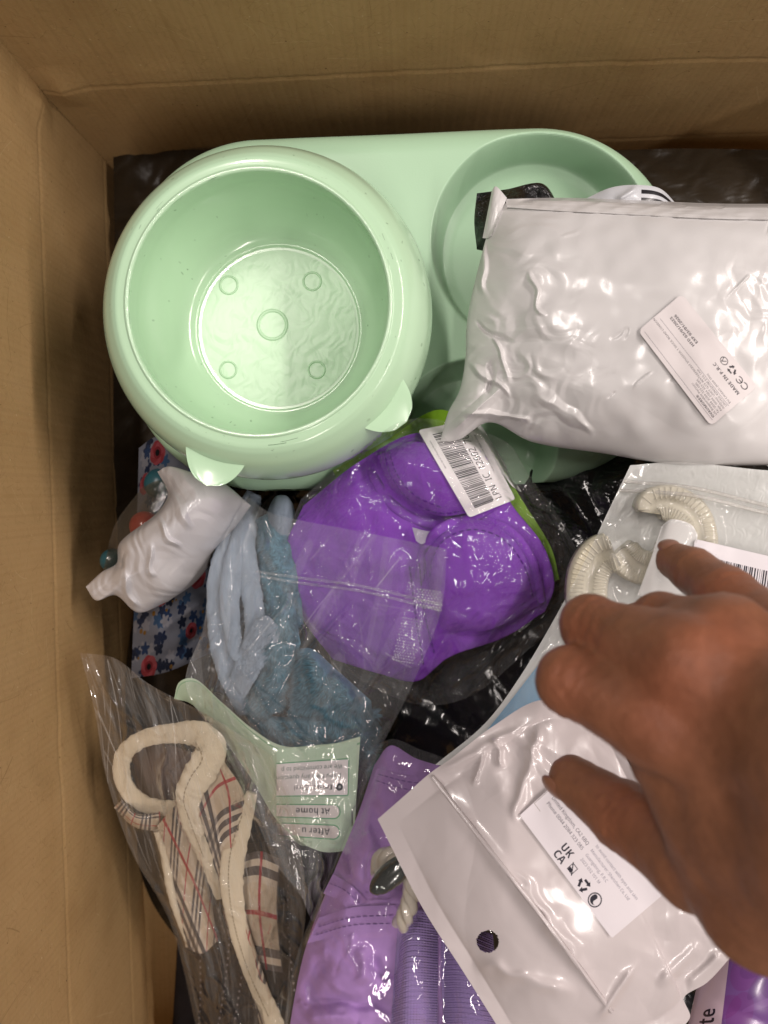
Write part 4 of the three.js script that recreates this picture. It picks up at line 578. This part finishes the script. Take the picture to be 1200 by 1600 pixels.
// ---------------------------------------------------------------- big white mailer, bags behind it
{
  const k = thing('black_plastic_bag', 'black plastic bag corner sticking out behind the top left of the white mailer', 'plastic bag');
  part('bag_body', patch({ t: [[745, 302, 0.166], [790, 296, 0.172], [848, 287, 0.174], [872, 318, 0.168]], b: [[745, 390, 0.16], [800, 400, 0.165], [880, 400, 0.165]], l: [[745, 302, 0.166], [741, 345, 0.166], [745, 390, 0.16]], nu: 60, nv: 50, puff: 0.007, thick: 0.008, crump: [{ s: 0.022, a: 0.007, seed: 2, e: 0.002 }] }), blackPlastic, k); settle(k);
  const s = thing('striped_bag', 'white plastic bag with thin black stripes behind the top edge of the mailer', 'plastic bag');
  const st = canvasTex(512, 256, (g, w, h) => { g.fillStyle = '#c9cbd0'; g.fillRect(0, 0, w, h); g.fillStyle = '#1c1b20'; for (const y of [18, 50, 82]) g.fillRect(300, y, 212, 16); });
  part('bag_body', patch({ t: [[912, 312, 0.168], [955, 293, 0.174], [998, 289, 0.176], [1032, 295, 0.174], [1058, 320, 0.168]], b: [[900, 380, 0.165], [980, 390, 0.168], [1070, 380, 0.165]], nu: 60, nv: 40, puff: 0.005, thick: 0.006, crump: [{ s: 0.018, a: 0.0016, seed: 5 }], folds: [[965, 312, 998, 292, 7, 0.003]] }), phys({ map: st, roughness: 0.35, clearcoat: 0.3, clearcoatRoughness: 0.2 }), s); settle(s);
  const t = thing('white_mailer', 'large creased white plastic mailer bag with an address sticker, at the upper right', 'mailer bag');
  part('mailer_body', patch({
    t: [[775, 318, 0.178], [880, 312, 0.186], [1000, 317, 0.19], [1120, 322, 0.192], [1330, 322, 0.19]],
    b: [[688, 690, 0.172], [715, 688, 0.178], [765, 660, 0.18], [830, 690, 0.184], [940, 708, 0.188], [1060, 726, 0.192], [1330, 724, 0.19]],
    l: [[775, 318, 0.178], [752, 400, 0.176], [730, 500, 0.176], [727, 560, 0.176], [718, 610, 0.176], [700, 645, 0.174], [688, 690, 0.172]],
    nu: 420, nv: 320, sharp: 1, puff: 0.024, pex: 0.36, thick: 0.012, lump: [0.06, 0.003], crump: [{ s: 0.08, a: 0.0016, seed: 1, edge: 0.5, o: 2, e: 0.01 }, { s: 0.024, a: 0.002, seed: 4, at: [775, 590, 120], e: 0.0003, o: 4 }, { s: 0.009, a: 0.0011, seed: 7, at: [775, 590, 120], e: 0.0003, o: 4 }, { s: 0.012, a: 0.001, seed: 6, at: [800, 370, 80], e: 0.0003 }, { s: 0.022, a: 0.0012, seed: 2, at: [1195, 490, 80], e: 0.0003, o: 3 }, { s: 0.009, a: 0.0006, seed: 3, at: [1195, 480, 70], e: 0.0003, o: 3 }],
    auto: [{ n: 9, dir: 2.2, spread: 1.2, len: 40, w: 4, h: 0.0008 }],
    folds: [[700, 680, 790, 600, 12, 0.004], [730, 560, 800, 620, 6, 0.003], [715, 640, 830, 660, 7, 0.003], [750, 340, 756, 470, 8, 0.003], [770, 520, 800, 600, 6, 0.003], [740, 500, 800, 540, 5, -0.0025], [760, 620, 770, 560, 6, -0.003], [840, 610, 930, 680, 9, 0.0015], [825, 420, 850, 500, 5, 0.0018]],
  }), mailerMat, t);
  part('top_seam', patch({ t: [[790, 311, 0.17], [880, 309, 0.17], [1000, 313, 0.17], [1120, 318, 0.17], [1330, 318, 0.17]], b: [[792, 324, 0.17], [880, 330, 0.17], [1000, 336, 0.17], [1120, 342, 0.17], [1330, 344, 0.17]], nu: 120, nv: 10, over: 0.001, smooth: 5, skin: 0.0006, lump: [0.02, 0.0012] }), mailerMat, t);
  part('corner_flap', patch({ t: [[768, 300, 0.176], [774, 291, 0.178], [792, 309, 0.18]], b: [[754, 372, 0.176], [762, 372, 0.178], [768, 368, 0.18]], nu: 16, nv: 30, over: 0.0008, smooth: 3, skin: 0.0005, puff: 0.002 }), mailerMat, t);
  settle(t);
  const tex = canvasTex(1200, 760, (g, w, h) => {
    g.fillStyle = '#d9d2d2'; g.fillRect(0, 0, w, h); g.fillStyle = '#37343a'; g.strokeStyle = '#77737a'; g.lineWidth = 3;
    g.strokeRect(40, 60, 1110, 2); g.strokeRect(40, 330, 1110, 2);
    g.font = 'bold 44px sans-serif'; g.fillText('OVAUMORE®', 50, 112); g.font = '38px sans-serif';
    ['UK Responsible Person:', 'Te: 0044 2084 323 085', 'Fax: 0044 2084 323 085', 'Address: UNIT G25 WATERFRONT STUDIOS 1 DOCK ROAD LONDON', 'UNITED KINGDOM E16 1AH'].forEach((s, i) => g.fillText(s, 50, 154 + i * 41));
    g.fillText('EU Contact: Jesse Hou', 50, 378); g.font = 'bold 58px sans-serif'; g.fillText('MADE IN P.R.C', 60, 540); g.font = 'bold 50px sans-serif'; g.fillText('HFD 03/01/2023', 720, 470); g.fillText('EXP 03/01/2026', 720, 530);
    g.lineWidth = 11; g.strokeStyle = '#2b292e'; g.beginPath(); g.arc(90, 640, 36, 0.7, 5.6); g.stroke(); g.beginPath(); g.arc(168, 640, 36, 0.7, 5.6); g.stroke(); g.beginPath(); g.moveTo(134, 640); g.lineTo(176, 640); g.stroke();
    for (let k = 0; k < 3; k++) { g.save(); g.translate(290, 646); g.rotate(k * 2.0944); g.lineWidth = 20; g.beginPath(); g.moveTo(-22, -34); g.lineTo(20, -34); g.stroke(); g.beginPath(); g.moveTo(14, -56); g.lineTo(44, -34); g.lineTo(14, -12); g.fill(); g.restore(); }
    g.lineWidth = 8; g.beginPath(); g.arc(412, 640, 42, 0, 7); g.stroke(); g.beginPath(); g.moveTo(392, 662); g.lineTo(424, 614); g.lineTo(440, 668); g.stroke();
  });
  const l = thing('address_label', 'small printed white address sticker stuck slantwise on the white mailer', 'label');
  part('label_sheet', paper([[1111, 666], [997, 517], [1065, 459], [1183, 604]], 0.001, { n: 60, m: 40, smooth: 8, rad: 0.05 }), paperMat(tex), l); settle(l);
}
// ---------------------------------------------------------------- zip bag with U-shaped brush heads
{
  const silicone = phys({ color: lin(0.62, 0.57, 0.44), roughness: 0.5, clearcoat: 0.2 });
  const liner = thing('frosted_zip_bag', 'frosted white zip bag holding U-shaped brush heads, under the fingers at the right', 'plastic bag');
  const sheet = { t: [[985, 727, 0.192], [1060, 722, 0.196], [1200, 735, 0.2], [1330, 740, 0.2]], b: [[680, 1195, 0.168], [760, 1200, 0.178], [900, 1160, 0.18], [1330, 1160, 0.18]], l: [[985, 727, 0.192], [945, 810, 0.19], [912, 880, 0.188], [870, 960, 0.184], [812, 1058, 0.178], [758, 1130, 0.172], [680, 1195, 0.168]] };
  part('film_back', patch({ ...sheet, nu: 110, nv: 110, shape: () => -0.004, crump: [{ s: 0.05, a: 0.0015, seed: 4 }] }), phys({ color: lin(0.6, 0.61, 0.6), roughness: 0.3, clearcoat: 0.3, clearcoatRoughness: 0.2, bumpMap: rep(crumpleTex, 1.5, 1.5), bumpScale: 0.001 }), liner);
  const s = thing('blue_cloth', 'small bit of bright blue cloth inside the lower edge of the frosted zip bag', 'cloth');
  part('cloth_body', patch({ t: [[752, 1152, 0.17], [792, 1102, 0.17], [840, 1040, 0.17]], b: [[780, 1168, 0.17], [826, 1122, 0.17], [880, 1062, 0.17]], nu: 50, nv: 20, over: 0.0004, smooth: 2, puff: 0.002, skin: 0.001 }), cloth(lin(0.1, 0.36, 0.62)), s); settle(s);
  const heads = [
    { c: [[1018, 802], [1020, 790], [1048, 786], [1080, 806], [1092, 842], [1088, 880]], r: 0.0062, l: 'U-shaped cream brush head nearest the top zip of the frosted bag' },
    { c: [[968, 858], [985, 878], [1002, 886], [1024, 888], [1046, 872], [1056, 850]], r: 0.0062, l: 'U-shaped cream brush head in the middle, half under the folded paper' },
    { c: [[958, 862], [938, 868], [922, 890], [916, 920], [920, 955], [940, 990]], r: 0.0072, l: 'U-shaped cream brush head at the left, just above the knuckles' },
  ];
  for (const h of heads) {
    const t = thing('brush_head', h.l, 'brush head', 'cream U-shaped brush heads'), cv = curve3(h.c.map(([a, b]) => [a, b, under(a, b) + 0.006])), N = 60, pos = [], idx = [], prof = [[-1.25, -0.7], [-1.3, 0.25], [-1.05, 0.5], [-0.5, 0.5], [-0.2, 0.2], [0.2, 0.2], [0.5, 0.5], [1.05, 0.5], [1.3, 0.25], [1.25, -0.7]], M = prof.length, r = h.r, rid = [];
    for (let i = 0; i <= N; i++) { const p = cv.getPointAt(i / N), tg = cv.getTangentAt(i / N), sd = V(-tg.z, 0, tg.x).normalize(), e = i < 3 || i > N - 3 ? 0.8 : 1; for (const [a, b] of prof) pos.push(p.x + sd.x * a * r * e, p.y + b * r, p.z + sd.z * a * r * e); }
    for (let i = 0; i < N; i++) for (let j = 0; j < M; j++) { const a = i * M + j, b = i * M + (j + 1) % M; idx.push(a, b, a + M, b, b + M, a + M); }
    for (const e of [0, N]) for (let j = 1; j < M - 1; j++) idx.push(e * M, e * M + j, e * M + j + 1);
    const g = new THREE.BufferGeometry(); g.setAttribute('position', new THREE.Float32BufferAttribute(pos, 3)); g.setAttribute('uv', new THREE.Float32BufferAttribute(new Float32Array(pos.length / 3 * 2), 2)); g.setIndex(idx); g.computeVertexNormals(); lay(g);
    const body = part('head_body', g, silicone, t);
    for (let i = 1; i < 26; i++) for (const sdn of [-0.72, 0.72]) { const p = cv.getPointAt(i / 26), tg = cv.getTangentAt(i / 26), sd = V(-tg.z, 0, tg.x).normalize(), q = new THREE.CapsuleGeometry(0.00042, r * 0.75, 3, 6); q.rotateX(PI / 2); q.rotateY(Math.atan2(sd.x, sd.z)); q.translate(p.x + sd.x * sdn * r, p.y + 0.5 * r, p.z + sd.z * sdn * r); rid.push(q); }
    const gr = mergeGeometries(rid); lay(gr); part('bristle_ridges', gr, silicone, body); settle(t);
  }
  const pw = thing('folded_paper', 'blank folded strip of white paper between the brush heads, above the fingertip', 'paper');
  part('paper_sheet', patch({ t: [[1034, 822, 0.21], [1048, 812, 0.213], [1080, 820, 0.213], [1090, 836, 0.21]], b: [[996, 930, 0.2], [1020, 935, 0.202], [1075, 930, 0.2]], l: [[1034, 822, 0.21], [1018, 870, 0.208], [996, 930, 0.2]], nu: 30, nv: 40, skin: 0.0005, over: 0.001, smooth: 8 }), whitePaper, pw); settle(pw);
  part('film_front', patch({ ...sheet, nu: 170, nv: 170, over: 0.001, smooth: 14, crump: [{ s: 0.05, a: 0.0016, seed: 6 }, { s: 0.02, a: 0.0009, seed: 2, at: [950, 850, 90] }], folds: [[985, 760, 1200, 800, 7, 0.002], [950, 800, 1010, 750, 10, 0.003], [940, 880, 985, 840, 7, 0.004], [960, 830, 1000, 870, 6, 0.003], [870, 990, 760, 1140, 16, 0.006], [910, 880, 850, 1010, 10, 0.004]], hole: [1214, 768, 14] }), film({ transmission: 0.82, roughness: 0.08, color: lin(0.9, 0.9, 0.89) }), liner);
  for (const q of [[[975, 752], [1080, 762], [1200, 790], [1320, 812]], [[968, 766], [1080, 774], [1200, 802], [1320, 824]]]) part('zip_ridge', tube(q.map(([a, c]) => [a, c, under(a, c) + 0.0004]), 0.0009, { n: 80, m: 6 }), milkyFilm, liner);
  settle(liner);
  const tex = canvasTex(1024, 512, (g, w, h) => { g.fillStyle = '#d9d4d8'; g.fillRect(0, 0, w, h); bars(g, 40, 130, 940, 150); });
  const l = thing('barcode_label', 'white sticker with a thin barcode on the frosted zip bag above the finger', 'label');
  part('label_sheet', paper([[1086, 842], [1300, 892], [1290, 985], [1072, 930]], 0.0008, { n: 40, m: 24, smooth: 10, rad: 0.02 }), paperMat(tex), l); settle(l);
}
// ---------------------------------------------------------------- purple printed pouch and pearly pouch at the lower right
{
  const tex = canvasTex(512, 512, (g, w, h) => { g.fillStyle = '#6f4a86'; g.fillRect(0, 0, w, h); for (let i = 0; i < 60; i++) { g.fillStyle = ['rgba(150,110,170,0.25)', 'rgba(70,40,90,0.25)', 'rgba(110,40,110,0.3)'][i % 3]; g.beginPath(); g.ellipse(rnd() * w, rnd() * h, 20 + rnd() * 60, 10 + rnd() * 40, rnd() * 3, 0, 7); g.fill(); } g.fillStyle = '#bfa6b2'; g.fillRect(0, 0, 110, h); g.save(); g.translate(84, 400); g.rotate(-PI / 2); g.fillStyle = '#241c2a'; g.font = 'bold 72px sans-serif'; g.fillText('ette', 0, 0); g.restore(); });
  const t = thing('purple_pouch', 'glossy purple printed pouch in the lower right corner, under the wrist', 'pouch');
  part('pouch_body', patch({ t: [[1098, 1500, 0.19], [1150, 1470, 0.195], [1330, 1440, 0.2]], b: [[1062, 1660, 0.18], [1180, 1680, 0.19], [1330, 1680, 0.19]], nu: 60, nv: 60, puff: 0.012, thick: 0.01, crump: [{ s: 0.03, a: 0.002, seed: 3 }] }), phys({ map: tex, roughness: 0.25, clearcoat: 0.4, clearcoatRoughness: 0.15 }), t); settle(t);
  const p = thing('pearl_pouch', 'pearly white zip pouch with round hang hole and printed sticker, under the thumb', 'pouch');
  part('pouch_body', patch({
    t: [[590, 1280, 0.2], [630, 1245, 0.203], [672, 1208, 0.206], [705, 1185, 0.208], [770, 1135, 0.21], [845, 1094, 0.214], [905, 1110, 0.216], [960, 1150, 0.22]],
    b: [[800, 1640, 0.2], [900, 1650, 0.205], [1020, 1630, 0.207], [1078, 1590, 0.207], [1068, 1560, 0.208], [1105, 1535, 0.21], [1145, 1492, 0.214]],
    l: [[590, 1280, 0.2], [660, 1418, 0.2], [725, 1520, 0.2], [800, 1640, 0.2]], r: [[960, 1150, 0.22], [1050, 1320, 0.222], [1145, 1492, 0.214]],
    nu: 280, nv: 260, puff: 0.011, flange: 0.06, thick: 0.008, hole: [762, 1471, 17.5],
    crump: [{ s: 0.06, a: 0.0026, seed: 5, edge: 0.4 }, { s: 0.02, a: 0.0016, seed: 2, at: [860, 1190, 70] }, { s: 0.025, a: 0.0018, seed: 1, at: [1060, 1520, 90] }],
    folds: [[672, 1212, 960, 1580, 12, 0.002, 1, 0], [760, 1170, 740, 1230, 7, 0.003], [770, 1150, 790, 1200, 7, 0.003], [1030, 1540, 1100, 1470, 10, 0.0018, 1], [1070, 1545, 1130, 1490, 10, 0.002, 1], [800, 1350, 920, 1520, 16, 0.003], [930, 1600, 1000, 1500, 12, 0.003], [850, 1120, 800, 1290, 16, 0.003], [740, 1500, 900, 1560, 20, 0.003], [670, 1215, 845, 1120, 14, 0.003]],
  }), pearl, p);
  part('zip_ridge', tube([[676, 1214], [760, 1322], [860, 1450], [955, 1580]].map(([a, c]) => [a, c, under(a, c) + 0.0003]), 0.0011, { n: 90, m: 8 }), pearl, p); settle(p);
  const lt = canvasTex(1280, 670, (g, w, h) => {
    g.fillStyle = '#d3ccd0'; g.fillRect(0, 0, w, h); g.fillStyle = '#3a3742'; g.font = '42px sans-serif'; g.fillText('United Kingdom, CA2 6BQ', 70, 372); g.fillText('Phone 0044 2084 323 085', 74, 432);
    g.strokeStyle = '#8a8278'; g.lineWidth = 4; g.beginPath(); g.moveTo(8, 330); g.lineTo(8, 512); g.lineTo(90, 512); g.stroke();
    g.fillStyle = '#77727f'; g.font = '36px sans-serif'; ['to avoid contact with eyes and skin', 'Manufacturer: Shenzhen Co. Ltd', 'Guangdong, P.R.C', '2023 032 101 M'].forEach((s, i) => g.fillText(s, 610, 320 + i * 56));
    g.fillStyle = '#1c1926'; g.font = 'bold 92px sans-serif'; g.fillText('UK', 420, 560); g.fillText('CA', 420, 642);
    const y = 592; g.strokeStyle = '#1c1926'; g.lineWidth = 6; g.strokeRect(596, y - 40, 60, 66); g.fillRect(600, y - 4, 40, 30); g.lineWidth = 9; g.beginPath(); g.moveTo(590, y - 46); g.lineTo(664, y + 34); g.stroke();
    for (let k = 0; k < 3; k++) { g.save(); g.translate(790, y); g.rotate(k * 2.0944); g.lineWidth = 22; g.beginPath(); g.moveTo(-26, -36); g.lineTo(22, -36); g.stroke(); g.beginPath(); g.moveTo(16, -60); g.lineTo(48, -36); g.lineTo(16, -12); g.fill(); g.restore(); }
    g.lineWidth = 10; g.beginPath(); g.arc(945, y, 56, 0, 7); g.stroke(); g.beginPath(); g.arc(945, y, 42, 0.6, 3.74); g.arc(928, y - 16, 22, 2.9, 6.0); g.arc(965, y + 10, 20, 3, 0.4, true); g.fill();
  });
  const l = thing('printed_label', 'white sticker with conformity and recycling marks on the pearly pouch beside the thumb', 'label');
  part('label_sheet', paper([[905, 1190], [1052, 1384], [956, 1466], [812, 1274]], 0.0012, { n: 60, m: 40, smooth: 14, rad: 0.01 }), paperMat(lt), l); settle(l);
}
// ---------------------------------------------------------------- the hand
{
  const t = thing('person', 'bare brown right hand and wrist reaching in from the right to pinch a pouch', 'person');
  const J = [];                                                        // [a, b, ra, rb]
  const chain = (pts) => { for (let i = 0; i + 1 < pts.length; i++) J.push([P(pts[i][0], pts[i][1], pts[i][2]), P(pts[i + 1][0], pts[i + 1][1], pts[i + 1][2]), pts[i][3], pts[i + 1][3]]); };
  const fingers = [
    [[1030, 1125, 0.318, 0.0138], [893, 1064, 0.3, 0.0112], [930, 1085, 0.268, 0.0095], [958, 1100, 0.248, 0.0085]],
    [[1075, 1040, 0.323, 0.0138], [924, 977, 0.287, 0.0104], [942, 990, 0.258, 0.009], [968, 1010, 0.238, 0.0082]],
    [[1135, 1005, 0.316, 0.0132], [1032, 972, 0.283, 0.0102], [1000, 980, 0.256, 0.009], [1008, 995, 0.236, 0.0082]],
    [[1225, 1005, 0.302, 0.0125], [1135, 930, 0.272, 0.0103], [1085, 893, 0.25, 0.0089], [1054, 876, 0.236, 0.008]],
    [[1250, 1370, 0.33, 0.02], [1090, 1345, 0.3, 0.0155], [975, 1275, 0.272, 0.0122], [895, 1218, 0.252, 0.0098]],
  ];
  fingers.forEach(chain);
  const wr = [[1330, 1190, 0.352, 0.025], [1330, 1330, 0.35, 0.025]];
  for (const f of fingers.slice(0, 4)) chain([[f[0][0], f[0][1], f[0][2] - 0.004, 0.0155], [1200, 1140 + (f[0][1] - 1040) * 0.4, 0.328, 0.02], wr[0]]);
  chain([[1060, 1180, 0.305, 0.016], [1150, 1290, 0.315, 0.021], wr[1]]); chain([[1140, 1130, 0.318, 0.02], [1200, 1270, 0.325, 0.024]]); chain([wr[0], wr[1]]);
  chain([[1120, 1260, 0.308, 0.018], [1200, 1400, 0.32, 0.021], wr[1]]);
  for (let m = 0; m < 2; m++) { const a = fingers[m], b = fingers[m + 1], mid = (f, w) => [lerp(f[0][0], f[1][0], w), lerp(f[0][1], f[1][1], w), lerp(f[0][2], f[1][2], w) - 0.002, 0.0108]; chain([mid(a, 0.42), mid(b, 0.42)]); chain([mid(a, 0.1), mid(b, 0.1)]); }
  chain([wr[0], [1620, 1290, 0.385, 0.03]]); chain([wr[1], [1620, 1380, 0.383, 0.03]]);
  const bb = new THREE.Box3(); for (const j of J) { bb.expandByPoint(j[0]); bb.expandByPoint(j[1]); } bb.expandByScalar(0.032);
  const R = 165, mc = new MarchingCubes(R, new THREE.MeshStandardMaterial(), false, false, 700000), C = bb.getCenter(V()), S = bb.getSize(V()).multiplyScalar(0.5), q = V(), d = V(), k = 0.0026;
  const pre = J.map(([a, b, ra, rb]) => ({ a, ab: b.clone().sub(a), l2: b.distanceToSquared(a), ra, rb }));
  for (let z = 0; z < R; z++) for (let y = 0; y < R; y++) for (let x = 0; x < R; x++) {
    q.set(C.x + S.x * (x - R / 2) / (R / 2), C.y + S.y * (y - R / 2) / (R / 2), C.z + S.z * (z - R / 2) / (R / 2)); let s = 0, mn = 1;
    for (const e of pre) { d.subVectors(q, e.a); const h = clamp(d.dot(e.ab) / e.l2), dd = sqrt(max(0, d.lengthSq() - 2 * h * d.dot(e.ab) + h * h * e.l2)) - lerp(e.ra, e.rb, h); if (dd < mn) mn = dd; s += exp(-min(dd, 0.05) / k * 1.6); }
    const v = mn > 0.03 ? mn : -Math.log(s) * k / 1.6 + 0.0006;
    mc.field[x + y * R + z * R * R] = -v;
  }
  mc.isolation = 0; mc.update();
  const n = mc.count ?? mc.geometry.drawRange.count, src = mc.positionArray.slice(0, n * 3), g0 = new THREE.BufferGeometry();
  for (let i = 0; i < n; i++) { src[3 * i] = C.x + S.x * src[3 * i]; src[3 * i + 1] = C.y + S.y * src[3 * i + 1]; src[3 * i + 2] = C.z + S.z * src[3 * i + 2]; }
  g0.setAttribute('position', new THREE.BufferAttribute(src, 3));
  const g = mergeVertices(g0, 1e-5); g.computeVertexNormals();
  const p = g.attributes.position, col = [], uv = [], nm = g.attributes.normal;
  const joints = [...fingers.slice(0, 4).map((f) => [f[1], f[0]]), [fingers[3][2], fingers[3][1]], [fingers[4][2], fingers[4][1]]].map(([a, b]) => { const A = P(a[0], a[1], a[2]), B = P(b[0], b[1], b[2]); return [A, B.sub(A).normalize()]; });
  for (let i = 0; i < p.count; i++) {                                  // skin folds across the knuckles, tendons on the back
    const q = V(p.getX(i), p.getY(i), p.getZ(i)); let e = 0.00022 * n3(q.x * 90, q.y * 90, q.z * 90) + 0.0001 * n3(q.x * 300, q.y * 300, q.z * 300);
    for (const [A, ax] of joints) { const dl = q.clone().sub(A), sx = dl.dot(ax) - 0.003, far = dl.length(); if (far < 0.022) e -= 0.00028 * (0.5 + 0.5 * sin(sx * 2 * PI / 0.0046 + 2 * n3(q.x * 150, q.y * 150, q.z * 150))) * exp(-pow(sx / 0.006, 2)); }
    p.setXYZ(i, q.x + nm.getX(i) * e, q.y + nm.getY(i) * e, q.z + nm.getZ(i) * e);
  }
  g.computeVertexNormals();
  const kn = [...fingers.slice(0, 4).flatMap((f) => [f[0], f[1]]), fingers[4][2]].map((f) => P(f[0], f[1], f[2] + 0.008));
  for (let i = 0; i < p.count; i++) {
    const x = p.getX(i), y = p.getY(i), z = p.getZ(i); let red = 0; for (const v of kn) red += exp(-(((x - v.x) ** 2 + (y - v.y) ** 2 + (z - v.z) ** 2) / 0.00016)); red = min(1, red);
    const m = 1 + 0.1 * n3(x * 60, y * 60, z * 60) + 0.08 * n3(x * 220, y * 220, z * 220);
    col.push(m * lerp(1, 1.06, red), m * lerp(1, 0.9, red), m * lerp(1, 0.88, red)); uv.push(x / 0.06 + y / 0.09, z / 0.06 + y / 0.08);
  }
  g.setAttribute('color', new THREE.Float32BufferAttribute(col, 3)); g.setAttribute('uv', new THREE.Float32BufferAttribute(uv, 2));
  const skinBump = dataTex(512, 512, (u, v) => 0.5 + 0.22 * fbm(u * 30, v * 30, 3) + 0.2 * crumple(u, v, 0.02, 4, 4));
  const skin = phys({ color: lin(0.275, 0.115, 0.061), vertexColors: true, roughness: 0.5, bumpMap: rep(skinBump, 1.6, 1.6), bumpScale: 0.0003, sheen: 0.1, specularIntensity: 0.6 });
  const hand = part('hand', g, skin, t);
  const nailMat = phys({ color: lin(0.28, 0.12, 0.072), roughness: 0.35, clearcoat: 0.2 });
  const nail = (f, off, w, L, lift) => {                               // a curved plate lying on the end of a finger
    const tip = P(f.at(-1)[0], f.at(-1)[1], f.at(-1)[2]), ax = tip.clone().sub(P(f.at(-2)[0], f.at(-2)[1], f.at(-2)[2])).normalize(), nn = off.clone().addScaledVector(ax, -off.dot(ax)).normalize(), sd = V().crossVectors(nn, ax), g2 = new THREE.SphereGeometry(1, 28, 18);
    g2.scale(w, 0.0021, L); g2.applyMatrix4(new THREE.Matrix4().makeBasis(sd, nn, ax)); const c = tip.clone().addScaledVector(nn, f.at(-1)[3] * cos(0.35) - lift).addScaledVector(ax, f.at(-1)[3] * 0.3); g2.translate(c.x, c.y, c.z); return g2;
  };
  part('fingernail', nail(fingers[3], V(0.1, 1, -0.1), 0.0042, 0.0054, 0.0016), nailMat, hand);
  part('fingernail', nail(fingers[4], V(-0.1, 0.85, 0.5), 0.0054, 0.0064, 0.0018), nailMat, hand, { label: 'thumbnail' });
  settle(t);
}
scene.traverse((o) => { if (o.isMesh) o.castShadow = o.receiveShadow = true; });
renderer.render(scene, camera);
